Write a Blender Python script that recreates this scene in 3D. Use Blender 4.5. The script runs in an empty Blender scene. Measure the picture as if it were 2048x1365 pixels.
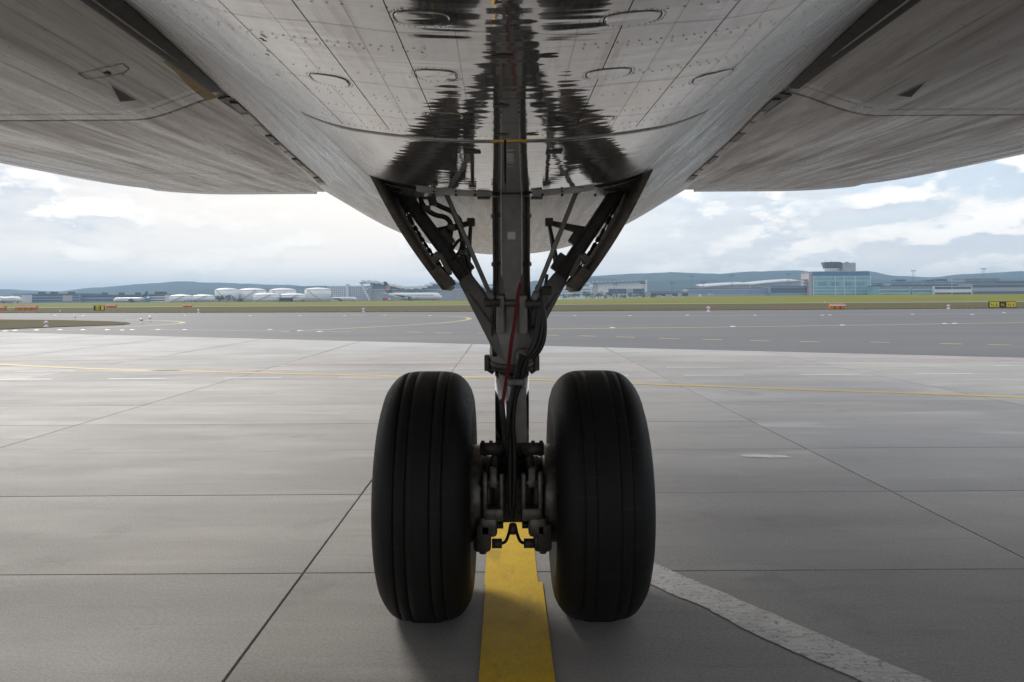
import bpy, bmesh, math, random
from mathutils import Vector, Matrix, Euler
random.seed(7)
S = bpy.context.scene
COL = S.collection
PI = math.pi

# ------------------------------------------------------------------ camera
F = 1500.0; CX = 1012.0; HY = 597.0; HC = 1.78; ROLL = 0.0059
cam_d = bpy.data.cameras.new('camera'); cam = bpy.data.objects.new('camera', cam_d); COL.objects.link(cam)
cam_d.sensor_fit = 'HORIZONTAL'; cam_d.sensor_width = 36.0; cam_d.lens = 36.0 * F / 2048.0
cam_d.shift_x = (1024 - CX) / 2048.0; cam_d.shift_y = -(682.5 - HY) / 2048.0
cam_d.clip_start = 0.05; cam_d.clip_end = 40000
cam.location = (0, 0, HC)
cam.rotation_euler = (Matrix.Rotation(PI / 2, 3, 'X') @ Matrix.Rotation(-ROLL, 3, 'Z')).to_euler()
S.camera = cam
S.render.resolution_x = 1024; S.render.resolution_y = 682

# ------------------------------------------------------------------ light
SUN_EL = math.radians(30); SUN_AZ = math.radians(-33)
world = bpy.data.worlds.new('World'); S.world = world; world.use_nodes = True
S.view_settings.view_transform = 'Standard'; S.view_settings.look = 'None'
S.view_settings.gamma = 1; S.view_settings.use_curve_mapping = False
S.view_settings.exposure = 0.38

def nd(nt, t, **kw):
    n = nt.nodes.new(t)
    for k, v in kw.items():
        if k.startswith('i_'):
            key = k[2:]; key = int(key) if key.isdigit() else key.replace('_', ' ')
            n.inputs[key].default_value = v
        else: setattr(n, k, v)
    return n

def build_world():
    nt = world.node_tree; nt.nodes.clear(); L = nt.links.new
    out = nd(nt, 'ShaderNodeOutputWorld'); bg = nd(nt, 'ShaderNodeBackground'); bg.inputs['Strength'].default_value = 0.12
    L(bg.outputs[0], out.inputs[0])
    sky = nd(nt, 'ShaderNodeTexSky'); sky.sky_type = 'NISHITA'; sky.sun_disc = False
    sky.sun_elevation = SUN_EL; sky.sun_rotation = SUN_AZ; sky.air_density = 1.0; sky.dust_density = 1.5; sky.ozone_density = 1.5
    tc = nd(nt, 'ShaderNodeTexCoord'); sep = nd(nt, 'ShaderNodeSeparateXYZ'); L(tc.outputs['Generated'], sep.inputs[0])
    def m(op, a, b=None, c=None, clamp=False):
        n = nd(nt, 'ShaderNodeMath', operation=op, use_clamp=clamp)
        for i, v in enumerate((a, b, c)):
            if v is None: continue
            if isinstance(v, (int, float)): n.inputs[i].default_value = v
            else: L(v, n.inputs[i])
        return n.outputs[0]
    def rng(v, a, b, c=0.0, d=1.0):
        n = nd(nt, 'ShaderNodeMapRange', interpolation_type='SMOOTHSTEP')
        L(v, n.inputs[0]); n.inputs[1].default_value = a; n.inputs[2].default_value = b; n.inputs[3].default_value = c; n.inputs[4].default_value = d
        return n.outputs[0]
    X, Y, Z = sep.outputs
    def noise(zs, scale, detail, rough, dz=0.0, seed=0.0, dist=0.0):
        cb = nd(nt, 'ShaderNodeCombineXYZ'); L(m('ADD', X, seed), cb.inputs[0]); L(Y, cb.inputs[1]); L(m('MULTIPLY', m('ADD', Z, dz), zs), cb.inputs[2])
        n = nd(nt, 'ShaderNodeTexNoise'); n.inputs['Scale'].default_value = scale; n.inputs['Detail'].default_value = detail
        n.inputs['Roughness'].default_value = rough; n.inputs['Distortion'].default_value = dist
        L(cb.outputs[0], n.inputs['Vector']); return n.outputs['Fac']
    def mix(f, a, b):
        n = nd(nt, 'ShaderNodeMix', data_type='RGBA'); 
        if isinstance(f, (int, float)): n.inputs[0].default_value = f
        else: L(f, n.inputs[0])
        for i, v in ((6, a), (7, b)):
            if isinstance(v, tuple): n.inputs[i].default_value = v
            else: L(v, n.inputs[i])
        return n.outputs[2]
    # clouds: a high veil in streaks and cumulus puffs
    veil = noise(9.0, 2.6, 6, 0.55, seed=3.1)
    puff = noise(2.6, 9.0, 9, 0.56, seed=1.7)
    puff_up = noise(2.6, 9.0, 9, 0.56, dz=0.018, seed=1.7)
    right = rng(X, -0.05, 0.45)
    blue = m('MULTIPLY', right, rng(veil, 0.40, 0.60))
    base = mix(rng(veil, 0.30, 0.70), (5.0, 5.2, 5.6, 1), (7.3, 7.05, 6.7, 1))
    skyb = mix(0.55, sky.outputs[0], (3.6, 5.2, 7.2, 1))
    base = mix(m('MULTIPLY', blue, 0.6), base, skyb)
    # warm pale glow where the sun stands behind the cloud
    dot = nd(nt, 'ShaderNodeVectorMath', operation='DOT_PRODUCT'); L(tc.outputs['Generated'], dot.inputs[0])
    e = math.radians(13); a = math.radians(-12)
    dot.inputs[1].default_value = (math.sin(a) * math.cos(e), math.cos(a) * math.cos(e), math.sin(e))
    glow = rng(dot.outputs['Value'], 0.90, 1.0)
    base = mix(m('MULTIPLY', glow, 0.75), base, (8.6, 7.9, 7.1, 1))
    pm = rng(m('ADD', puff, m('MULTIPLY', right, 0.05)), 0.44, 0.68)
    pm = m('MULTIPLY', pm, rng(Z, 0.30, 0.12))
    lit = rng(m('SUBTRACT', puff, puff_up), -0.05, 0.06)
    pc = mix(lit, (4.3, 4.9, 5.6, 1), (8.8, 8.4, 7.9, 1))
    col = mix(m('MULTIPLY', pm, 0.8), base, pc)
    col = mix(rng(Z, 0.09, 0.0, 0, 0.55), col, (8.2, 7.9, 7.5, 1))
    L(col, bg.inputs['Color'])
build_world()

sun_d = bpy.data.lights.new('sun', 'SUN'); sun = bpy.data.objects.new('sun', sun_d); COL.objects.link(sun)
sun_d.energy = 1.5; sun_d.angle = math.radians(14); sun_d.color = (1.0, 0.95, 0.87)
sdir = Vector((math.sin(SUN_AZ) * math.cos(SUN_EL), math.cos(SUN_AZ) * math.cos(SUN_EL), math.sin(SUN_EL)))
sun.rotation_euler = sdir.to_track_quat('Z', 'Y').to_euler()
sun.location = (-20, 40, 60)

# ------------------------------------------------------------------ helpers
def ray(px, py):
    u, v = px - CX, HY - py
    return (u + ROLL * v) / F, (v - ROLL * u) / F       # lateral and vertical slope
def P(px, py, Y):
    a, b = ray(px, py); return Vector((a * Y, Y, HC + b * Y))
def G(px, py, z=0.0):
    a, b = ray(px, py); Y = (z - HC) / b; return Vector((a * Y, Y, z))
def hit(px, py, fn, y0=0.8, y1=12.0):
    a, b = ray(px, py)
    g = lambda Y: HC + b * Y - fn(a * Y, Y)
    lo, hi = y0, y1
    for _ in range(50):
        mid = (lo + hi) / 2
        if g(mid) > 0: hi = mid
        else: lo = mid
    return a * lo, lo
def sm(a, b, x):
    t = max(0.0, min(1.0, (x - a) / (b - a))); return t * t * (3 - 2 * t)
def lerp(a, b, t): return a + (b - a) * t

def obj(name, bm, mat, parent=None, smooth=False, loc=None):
    me = bpy.data.meshes.new(name)
    if smooth is True or smooth == 'auto':
        for f in bm.faces: f.smooth = True
        if smooth == 'auto':
            for e in bm.edges:
                if len(e.link_faces) == 2 and e.calc_face_angle(0) > 0.6: e.smooth = False
    bmesh.ops.recalc_face_normals(bm, faces=bm.faces[:]) if len(bm.faces) < 60000 else None
    bm.to_mesh(me); bm.free()
    o = bpy.data.objects.new(name, me); COL.objects.link(o)
    for mm in (mat if isinstance(mat, (list, tuple)) else [mat]): me.materials.append(mm)
    if parent: o.parent = parent
    if loc: o.location = loc
    return o
def tag(o, label=None, cat=None, group=None, kind=None):
    if label: o['label'] = label
    if cat: o['category'] = cat
    if group: o['group'] = group
    if kind: o['kind'] = kind
    return o
def empty(name, loc=(0, 0, 0), rz=0, label=None, cat=None, group=None, parent=None):
    o = bpy.data.objects.new(name, None); COL.objects.link(o); o.location = loc; o.rotation_euler = (0, 0, rz)
    o.empty_display_size = 0.3
    if parent: o.parent = parent
    return tag(o, label, cat, group)
def BM(): return bmesh.new()
def box(bm, x0, x1, y0, y1, z0, z1, mi=0):
    vs = [bm.verts.new(p) for p in ((x0,y0,z0),(x1,y0,z0),(x1,y1,z0),(x0,y1,z0),(x0,y0,z1),(x1,y0,z1),(x1,y1,z1),(x0,y1,z1))]
    for q in ((3,2,1,0),(4,5,6,7),(0,1,5,4),(1,2,6,5),(2,3,7,6),(3,0,4,7)):
        f = bm.faces.new([vs[i] for i in q]); f.material_index = mi
    return vs
def bbox(bm, x0, x1, y0, y1, z0, z1, b=0.01):
    t = bmesh.new(); box(t, x0, x1, y0, y1, z0, z1)
    bmesh.ops.bevel(t, geom=t.edges[:], offset=b, segments=2, affect='EDGES', profile=0.5)
    me = bpy.data.meshes.new('t'); t.to_mesh(me); t.free(); bm.from_mesh(me); bpy.data.meshes.remove(me)
def frame(d, up=Vector((0, 0, 1))):
    d = d.normalized()
    if abs(d.dot(up)) > 0.98: up = Vector((0, 1, 0))
    s = d.cross(up).normalized(); return s, s.cross(d).normalized()
def beam(bm, a, b, w, h, up=Vector((0, 1, 0)), bev=0.0, w2=None, h2=None):
    a, b = Vector(a), Vector(b); s, u = frame(b - a, up); w2 = w2 or w; h2 = h2 or h
    t = bmesh.new()
    vs = [t.verts.new(p + s * (x * ww / 2) + u * (y * hh / 2)) for p, ww, hh in ((a, w, h), (b, w2, h2)) for x, y in ((-1,-1),(1,-1),(1,1),(-1,1))]
    for q in ((3,2,1,0),(4,5,6,7),(0,1,5,4),(1,2,6,5),(2,3,7,6),(3,0,4,7)): t.faces.new([vs[i] for i in q])
    if bev: bmesh.ops.bevel(t, geom=t.edges[:], offset=bev, segments=2, affect='EDGES', profile=0.5)
    me = bpy.data.meshes.new('t'); t.to_mesh(me); t.free(); bm.from_mesh(me); bpy.data.meshes.remove(me)
def rod(bm, a, b, r, r2=None, n=16, caps=True):
    a, b = Vector(a), Vector(b); s, u = frame(b - a); r2 = r if r2 is None else r2
    rings = [[bm.verts.new(p + (s * math.cos(t) + u * math.sin(t)) * rr) for t in [2 * PI * i / n for i in range(n)]] for p, rr in ((a, r), (b, r2))]
    for i in range(n): bm.faces.new((rings[0][i], rings[0][(i+1) % n], rings[1][(i+1) % n], rings[1][i]))
    if caps: bm.faces.new(rings[0]); bm.faces.new(rings[1])
def spline(pts, k=8):
    pts = [Vector(p) for p in pts]; out = []
    for i in range(len(pts) - 1):
        p0, p1, p2, p3 = pts[max(i-1, 0)], pts[i], pts[i+1], pts[min(i+2, len(pts)-1)]
        for j in range(k):
            t = j / k
            out.append(0.5 * ((2*p1) + (p2-p0)*t + (2*p0-5*p1+4*p2-p3)*t*t + (3*p1-p0-3*p2+p3)*t**3))
    out.append(pts[-1]); return out
def tube(bm, pts, r, n=10, k=8):
    pts = spline(pts, k); rings = []; prev = None
    for i, p in enumerate(pts):
        d = (pts[min(i+1, len(pts)-1)] - pts[max(i-1, 0)]).normalized()
        if prev is None: s, u = frame(d)
        else: s = (prev - d * prev.dot(d)).normalized(); u = s.cross(d)
        prev = s
        rings.append([bm.verts.new(p + (s * math.cos(t) + u * math.sin(t)) * r) for t in [2 * PI * j / n for j in range(n)]])
    for a, b in zip(rings, rings[1:]):
        for j in range(n): bm.faces.new((a[j], a[(j+1) % n], b[(j+1) % n], b[j]))
    bm.faces.new(rings[0]); bm.faces.new(rings[-1])
def lathe(bm, prof, c, axis, n=48, close=False):
    """prof: (along axis, radius)"""
    c = Vector(c); ax = Vector(axis).normalized(); s, u = frame(ax)
    rings = []
    for a, r in prof:
        if r < 1e-5: rings.append([bm.verts.new(c + ax * a)])
        else: rings.append([bm.verts.new(c + ax * a + (s * math.cos(t) + u * math.sin(t)) * r) for t in [2 * PI * j / n for j in range(n)]])
    for A, B in zip(rings, rings[1:]):
        for j in range(n):
            k = (j + 1) % n
            if len(A) == 1 and len(B) == 1: continue
            if len(A) == 1: bm.faces.new((A[0], B[k], B[j]))
            elif len(B) == 1: bm.faces.new((A[j], A[k], B[0]))
            else: bm.faces.new((A[j], A[k], B[k], B[j]))
    if not close:
        for R_ in (rings[0], rings[-1]):
            if len(R_) > 2: bm.faces.new(R_)
def prism(bm, poly, y0, y1):
    """polygon in x,z extruded along y"""
    a = [bm.verts.new((x, y0, z)) for x, z in poly]; b = [bm.verts.new((x, y1, z)) for x, z in poly]
    n = len(poly); bm.faces.new(a); bm.faces.new(b[::-1])
    for i in range(n): bm.faces.new((a[i], b[i], b[(i+1) % n], a[(i+1) % n]))
def flat(bm, pts, z=None):
    return bm.faces.new([bm.verts.new((p[0], p[1], p[2] if z is None else z)) for p in pts])
def slabpoly(bm, pts, z0, z1, bev=0.0):
    a = [bm.verts.new((p[0], p[1], z0)) for p in pts]; b = [bm.verts.new((p[0], p[1], z1)) for p in pts]
    n = len(pts)
    if bev:
        c = Vector((sum(p[0] for p in pts) / n, sum(p[1] for p in pts) / n, 0))
        for v in b:
            pass
    bm.faces.new(b); 
    for i in range(n): bm.faces.new((a[i], a[(i+1) % n], b[(i+1) % n], b[i]))
def ribbon(bm, pts, w, z):
    """flat painted line along ground points; w may be one width or list"""
    pts = [Vector((p[0], p[1], 0)) for p in pts]; vs = []
    for i, p in enumerate(pts):
        d = (pts[min(i+1, len(pts)-1)] - pts[max(i-1, 0)]).normalized(); nrm = Vector((-d.y, d.x, 0))
        ww = w[i] if isinstance(w, (list, tuple)) else w
        vs.append((bm.verts.new((p + nrm * ww / 2).to_tuple()[:2] + (z,)), bm.verts.new((p - nrm * ww / 2).to_tuple()[:2] + (z,))))
    for a, b in zip(vs, vs[1:]): bm.faces.new((a[1], b[1], b[0], a[0]))

# ------------------------------------------------------------------ materials
def mat(name, c1, c2=None, rough=0.6, metal=0.0, scale=(1, 1, 1), nscale=4.0, detail=6, lo=0.35, hi=0.65, bump=0.0, bscale=None, bvec=None,
        rough2=None, spec=0.5, rand=0.0, extra=None, coat=0.0, world_pos=False, rings=0.0, bdet=8, fade=None, grit=0.0):
    m = bpy.data.materials.new(name); m.use_nodes = True; nt = m.node_tree; L = nt.links.new
    b = nt.nodes['Principled BSDF']; b.inputs['Roughness'].default_value = rough; b.inputs['Metallic'].default_value = metal
    b.inputs['Specular IOR Level'].default_value = spec; b.inputs['Coat Weight'].default_value = coat
    c1 = tuple(c1) + (1,); b.inputs['Base Color'].default_value = c1
    tc = nd(nt, 'ShaderNodeTexCoord')
    vec0 = tc.outputs['Object']
    if world_pos:
        ge = nd(nt, 'ShaderNodeNewGeometry'); vec0 = ge.outputs['Position']
        if rand:
            oi0 = nd(nt, 'ShaderNodeObjectInfo'); va = nd(nt, 'ShaderNodeVectorMath', operation='MULTIPLY_ADD'); L(oi0.outputs['Random'], va.inputs[0]); va.inputs[1].default_value = (37.0, 91.0, 0); L(vec0, va.inputs[2]); vec0 = va.outputs[0]
    def noise(vec, sc, det=6, ro=0.6):
        mp = nd(nt, 'ShaderNodeMapping'); mp.inputs['Scale'].default_value = vec; L(vec0, mp.inputs[0])
        n = nd(nt, 'ShaderNodeTexNoise'); n.inputs['Scale'].default_value = sc; n.inputs['Detail'].default_value = det; n.inputs['Roughness'].default_value = ro
        L(mp.outputs[0], n.inputs['Vector']); return n.outputs['Fac']
    def rng(v, a, bb, c=0.0, d=1.0):
        n = nd(nt, 'ShaderNodeMapRange'); L(v, n.inputs[0])
        for i, q in enumerate((a, bb, c, d)): n.inputs[i+1].default_value = q
        return n.outputs[0]
    def mix(f, a, bb, mode='MIX'):
        n = nd(nt, 'ShaderNodeMix', data_type='RGBA', blend_type=mode)
        if isinstance(f, (int, float)): n.inputs[0].default_value = f
        else: L(f, n.inputs[0])
        for i, q in ((6, a), (7, bb)):
            if isinstance(q, tuple): n.inputs[i].default_value = q
            else: L(q, n.inputs[i])
        return n.outputs[2]
    col = c1; fac = None
    if c2 is not None:
        fac = rng(noise(scale, nscale, detail), lo, hi); col = mix(fac, c1, tuple(c2) + (1,))
        if rough2 is not None: L(rng(fac, 0, 1, rough, rough2), b.inputs['Roughness'])
    for e in (extra or []):          # (colour, vec, nscale, lo, hi, amount)
        f = rng(noise(e[1], e[2]), e[3], e[4], 0, e[5]); col = mix(f, col, tuple(e[0]) + (1,))
    ringf = None
    if rings:
        mp = nd(nt, 'ShaderNodeMapping'); mp.inputs['Scale'].default_value = (0.8, 1.0, 0.0); L(vec0, mp.inputs[0])
        wn = nd(nt, 'ShaderNodeTexNoise'); wn.inputs['Scale'].default_value = 1.5; L(mp.outputs[0], wn.inputs['Vector'])
        ad = nd(nt, 'ShaderNodeVectorMath', operation='MULTIPLY_ADD'); L(wn.outputs['Color'], ad.inputs[0]); ad.inputs[1].default_value = (.35, .35, 0); L(mp.outputs[0], ad.inputs[2])
        vo = nd(nt, 'ShaderNodeTexVoronoi'); vo.inputs['Scale'].default_value = 1.1; L(ad.outputs[0], vo.inputs['Vector'])
        w1 = nd(nt, 'ShaderNodeMath', operation='MULTIPLY'); L(vo.outputs['Distance'], w1.inputs[0]); w1.inputs[1].default_value = 150.0
        w2 = nd(nt, 'ShaderNodeMath', operation='SINE'); L(w1.outputs[0], w2.inputs[0])
        gate = rng(noise((1, 1, 1), 1.7, 4), .42, .62); w3 = nd(nt, 'ShaderNodeMath', operation='MULTIPLY'); L(w2.outputs[0], w3.inputs[0]); L(gate, w3.inputs[1]); ringf = w3.outputs[0]
        g2 = rng(ringf, -1, 1, 1 - rings, 1 + rings); cb = nd(nt, 'ShaderNodeCombineColor'); [L(g2, cb.inputs[i]) for i in range(3)]; col = mix(1.0, col, cb.outputs[0], 'MULTIPLY')
    if rand:
        oi = nd(nt, 'ShaderNodeObjectInfo'); v = rng(oi.outputs['Random'], 0, 1, 1 - rand, 1 + rand)
        cb = nd(nt, 'ShaderNodeCombineColor'); [L(v, cb.inputs[i]) for i in range(3)]
        col = mix(1.0, col, cb.outputs[0], 'MULTIPLY')
    if not isinstance(col, tuple): L(col, b.inputs['Base Color'])
    if grit:
        gn = nd(nt, 'ShaderNodeTexNoise'); gn.inputs['Scale'].default_value = 70.0; gn.inputs['Detail'].default_value = 3; L(vec0, gn.inputs['Vector'])
        gv = rng(gn.outputs['Fac'], .3, .7, 1 - grit, 1 + grit); cb = nd(nt, 'ShaderNodeCombineColor'); [L(gv, cb.inputs[i]) for i in range(3)]; col = mix(1.0, col, cb.outputs[0], 'MULTIPLY')
        if b.inputs['Base Color'].links: nt.links.remove(b.inputs['Base Color'].links[0])
        L(col, b.inputs['Base Color'])
    if fade:
        # worn, dull skin away from the polished keel strip
        sx_ = nd(nt, 'ShaderNodeSeparateXYZ'); L(tc.outputs['Object'], sx_.inputs[0]); ab = nd(nt, 'ShaderNodeMath', operation='ABSOLUTE'); L(sx_.outputs[0], ab.inputs[0])
        jn = noise((6, 1.0, 1), 2.0, 5); ad = nd(nt, 'ShaderNodeMath', operation='MULTIPLY_ADD'); L(jn, ad.inputs[0]); ad.inputs[1].default_value = .12; L(ab.outputs[0], ad.inputs[2])
        fq = rng(ad.outputs[0], fade[0], fade[1])
        L(rng(fq, 0, 1, metal, .35), b.inputs['Metallic'])
        old = b.inputs['Roughness'].links[0].from_socket if b.inputs['Roughness'].links else None
        mr = nd(nt, 'ShaderNodeMix', data_type='FLOAT'); L(fq, mr.inputs[0])
        if old: L(old, mr.inputs[2])
        else: mr.inputs[2].default_value = rough
        mr.inputs[3].default_value = .36; L(mr.outputs[0], b.inputs['Roughness'])
    if bump:
        h = noise(bvec or scale, bscale or nscale, bdet); bp = nd(nt, 'ShaderNodeBump'); bp.inputs['Strength'].default_value = 1.0
        bp.inputs['Distance'].default_value = bump; L(h, bp.inputs['Height']); L(bp.outputs[0], b.inputs['Normal'])
    m['_n'] = 1
    return m

M = {}
def plain(n, c, r=0.6, **k): M[n] = mat(n, c, rough=r, **k); return M[n]
M['belly'] = mat('belly_polished_skin', (0.80, 0.79, 0.79), (0.66, 0.64, 0.62), metal=0.85, rough=0.035, rough2=0.07, scale=(5, 0.7, 1), nscale=3, lo=0.3, hi=0.7,
                 bump=0.0014, bvec=(1.0, 6.5, 1), bscale=2.6, bdet=1.5, fade=(.50, .70),
                 extra=[((0.22, 0.17, 0.13), (14, 0.8, 2), 2.5, 0.56, 0.80, 0.6), ((0.30, 0.27, 0.24), (1.2, 22, 2), 3.0, 0.60, 0.85, 0.45), ((0.2, 0.19, 0.18), (60, 60, 60), 1.6, 0.66, 0.74, 0.5)])
M['side_skin'] = mat('side_skin_worn', (0.66, 0.66, 0.67), (0.42, 0.40, 0.385), metal=0.35, rough=0.24, rough2=0.42, scale=(9, 0.6, 9), nscale=2.4, lo=0.38, hi=0.72, bump=0.0012, bvec=(14, 1.2, 14), bscale=3,
    extra=[((0.2, 0.17, 0.15), (30, 0.5, 30), 2.0, 0.58, 0.74, 0.55), ((0.78, 0.78, 0.79), (34, 0.7, 34), 1.7, 0.60, 0.72, 0.6)])
M['aft_belly'] = mat('aft_belly_paint', (0.74, 0.72, 0.69), (0.55, 0.50, 0.455), rough=0.25, rough2=0.38, scale=(9, 0.5, .5), nscale=2.2, lo=0.4, hi=0.75, bump=0.0003, bvec=(4, .8, .8), bscale=3, extra=[((0.3, 0.26, 0.23), (16, .5, .5), 2.4, .6, .75, .5), ((.86, .86, .85), (20, .6, .6), 2.1, .62, .72, .6)])
M['wing'] = mat('wing_underside_paint', (0.66, 0.645, 0.63), (0.40, 0.35, 0.315), rough=0.26, rough2=0.45, scale=(7, 0.45, 1), nscale=2.2, lo=0.40, hi=0.74, bump=0.0006, bvec=(4, 1.0, 1), bscale=2.5,
                extra=[((0.18, 0.14, 0.12), (26, 0.35, 2), 2.2, 0.55, 0.70, 0.75), ((0.26, 0.21, 0.185), (3.0, 0.25, 1), 2.4, 0.54, 0.68, 0.65), ((0.12, 0.10, 0.09), (70, 0.6, 2), 1.6, 0.62, 0.72, 0.5), ((0.72, 0.71, 0.7), (5, 0.9, 2), 1.6, 0.6, 0.8, 0.5), ((0.17, 0.15, 0.14), (70, 25, 60), 1.2, 0.68, 0.76, 0.5)])
M['flap'] = mat('flap_paint', (0.74, 0.71, 0.685), (0.40, 0.335, 0.295), rough=0.22, rough2=0.45, scale=(6, 0.35, 1), nscale=2.0, lo=0.40, hi=0.70, bump=0.0006, bvec=(4, 1.3, 1), bscale=2.5,
                extra=[((0.17, 0.13, 0.115), (24, 0.35, 2), 2.0, 0.54, 0.68, 0.85), ((0.22, 0.165, 0.14), (3.2, 0.22, 1), 2.4, 0.52, 0.66, 0.75), ((0.12, 0.09, 0.08), (60, 0.6, 2), 1.6, 0.62, 0.72, 0.6), ((0.66, 0.64, 0.62), (3, 14, 2), 3, 0.58, 0.8, 0.5), ((0.16, 0.13, 0.12), (2, 0.35, 2), 3.2, 0.60, 0.72, 0.55)])
M['seam'] = plain('seam_sealant', (0.03, 0.03, 0.032), 0.6)
M['rivet'] = mat('rivet_dirt', (0.07, 0.065, 0.06), rough=0.5)
M['seal'] = mat('rubber_seal', (0.025, 0.024, 0.024), (0.05, 0.048, 0.045), rough=0.55, nscale=20)
M['yellow_primer'] = mat('yellow_primer', (0.42, 0.29, 0.06), (0.25, 0.2, 0.12), rough=0.6, nscale=30)
M['white_edge'] = mat('white_edge_paint', (0.75, 0.77, 0.8), rough=0.3)
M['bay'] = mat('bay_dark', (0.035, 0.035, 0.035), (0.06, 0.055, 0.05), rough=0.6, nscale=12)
M['bay_wall'] = mat('bay_wall_paint', (0.70, 0.68, 0.64), (0.52, 0.49, 0.45), rough=0.4, nscale=10, scale=(1, 1, 3))
M['strut'] = mat('strut_grey_paint', (0.27, 0.26, 0.25), (0.19, 0.18, 0.17), rough=0.38, nscale=9, detail=8,
                 extra=[((0.04, 0.035, 0.03), (40, 40, 25), 1.5, 0.62, 0.72, 0.8)], bump=0.0006, bscale=60)
M['gusset'] = mat('gusset_grey', (0.17, 0.16, 0.15), (0.10, 0.095, 0.09), rough=0.4, nscale=8, detail=8, extra=[((0.04, 0.035, 0.03), (30, 30, 20), 1.5, 0.58, 0.72, 0.8)], bump=0.0008, bscale=50)
M['strut_dark'] = mat('strut_dark_grime', (0.075, 0.068, 0.062), (0.035, 0.031, 0.028), rough=0.45, nscale=14, bump=0.001, bscale=40)
M['steel'] = mat('brake_steel', (0.16, 0.155, 0.145), (0.09, 0.08, 0.07), rough=0.4, metal=0.6, nscale=25, bump=0.001, bscale=70)
M['chrome'] = mat('chrome_piston', (0.72, 0.73, 0.75), (0.5, 0.5, 0.51), rough=0.10, rough2=0.25, metal=1.0, scale=(1, 1, .3), nscale=14)
M['door_in'] = mat('door_edge_worn', (0.12, 0.095, 0.075), (0.05, 0.042, 0.036), rough=0.6, nscale=22, scale=(1, 1, 1), detail=8,
                   extra=[((0.24, 0.2, 0.16), (30, 30, 30), 2, 0.62, 0.7, 0.7)], bump=0.002, bscale=40)
M['hose'] = plain('black_hose_rubber', (0.012, 0.012, 0.013), 0.45)
M['tyre'] = mat('tyre_rubber', (0.006, 0.006, 0.0065), (0.009, 0.009, 0.009), rough=0.55, rough2=0.65, spec=0.3, nscale=30, detail=8, bump=0.0008, bscale=120, extra=[((0.03, 0.029, 0.028), (3, 18, 18), 1.4, 0.60, 0.78, 0.7)])
M['tyre_wall'] = mat('tyre_sidewall', (0.012, 0.012, 0.013), rough=0.45)
M['red'] = mat('red_webbing', (0.17, 0.010, 0.02), (0.11, 0.008, 0.014), rough=0.7, nscale=80)
M['concrete'] = None
def concrete(name, rand, base=(0.45, 0.435, 0.42), b2=(0.35, 0.333, 0.318)):
    return mat(name, base, b2, rough=0.68, rough2=0.8, spec=0.35, scale=(0.25, 0.9, 1), nscale=1.3, lo=0.3, hi=0.72, detail=9, rand=rand, world_pos=True, rings=0.03, grit=0.16, bump=0.0025, bvec=(5, 14, 3), bscale=4.0,
        extra=[((0.27, 0.258, 0.245), (0.5, 5, 1), 1.6, 0.55, 0.8, 0.55), ((0.49, 0.48, 0.475), (0.6, 9, 1), 2.2, 0.58, 0.8, 0.4), ((0.15, 0.145, 0.14), (30, 30, 30), 1.4, 0.70, 0.76, 0.35), ((0.30, 0.298, 0.305), (0.13, 0.10, 1), 1.5, 0.42, 0.62, 0.6), ((0.22, 0.205, 0.19), (1.2, 1.2, 1), 0.9, 0.60, 0.74, 0.5), ((0.12, 0.11, 0.10), (2.5, 2.5, 1), 1.3, 0.72, 0.76, 0.5), ((0.55, 0.54, 0.53), (0.35, 1.6, 1), 1.1, 0.58, 0.70, 0.5)])
M['concrete'] = concrete('apron_concrete', 0.075)
M['apron_far'] = concrete('apron_concrete_far', 0.0, (0.46, 0.455, 0.455), (0.40, 0.395, 0.395))
M['joint'] = plain('joint_filler', (0.07, 0.067, 0.064), 0.8)
M['asphalt'] = mat('taxiway_asphalt', (0.150, 0.152, 0.162), (0.115, 0.117, 0.126), rough=0.75, nscale=0.25, scale=(0.3, 1, 1), lo=0.3, hi=0.7, bump=0.004, bvec=(1, 1, 1), bscale=60,
        extra=[((0.16, 0.16, 0.165), (0.05, 0.5, 1), 1.0, 0.55, 0.75, 0.5)])
M['yellow'] = mat('yellow_road_paint', (0.93, 0.61, 0.02), (0.80, 0.51, 0.02), rough=0.6, spec=.25, grit=.10, nscale=6, detail=9, lo=0.4, hi=0.7, bump=0.002, bscale=80,
        extra=[((0.72, 0.58, 0.28), (10, 3, 1), 2.0, 0.66, 0.8, 0.5), ((0.30, 0.25, 0.16), (30, 30, 1), 2.0, 0.64, 0.72, 0.6), ((0.35, 0.24, 0.04), (2.2, .5, 1), 2.6, 0.55, 0.72, 0.55), ((0.40, 0.37, 0.33), (14, 14, 1), 3.0, 0.63, 0.67, 0.75)])
M['faded_yellow'] = mat('faded_yellow_paint', (0.52, 0.42, 0.18), (0.34, 0.29, 0.16), rough=.65, nscale=2)
M['faded_lead'] = mat('lead_line_paint', (0.66, 0.46, 0.10), (0.5, 0.38, 0.14), rough=.65, nscale=3)
M['faded_white'] = mat('faded_white_paint', (0.46, 0.46, 0.45), (0.3, 0.3, 0.3), rough=.65, nscale=2)
M['white_line'] = mat('white_road_paint', (0.62, 0.62, 0.62), (0.5, 0.5, 0.5), rough=0.6, nscale=5)
M['worn_white'] = mat('worn_white_paint', (0.80, 0.795, 0.78), (0.66, 0.645, 0.62), rough=0.65, nscale=7, detail=10, lo=0.35, hi=0.65, bump=0.002, bscale=60,
        extra=[((0.07, 0.065, 0.06), (13, 7, 1), 2.6, 0.63, 0.66, 0.9), ((0.34, 0.33, 0.31), (3, 20, 1), 2.5, 0.52, 0.66, 0.7), ((0.36, 0.35, 0.33), (9, 9, 1), 3.0, 0.56, 0.62, 0.8), ((0.22, 0.20, 0.16), (1.2, 2.5, 1), 2.0, 0.60, 0.72, 0.6)])
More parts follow.
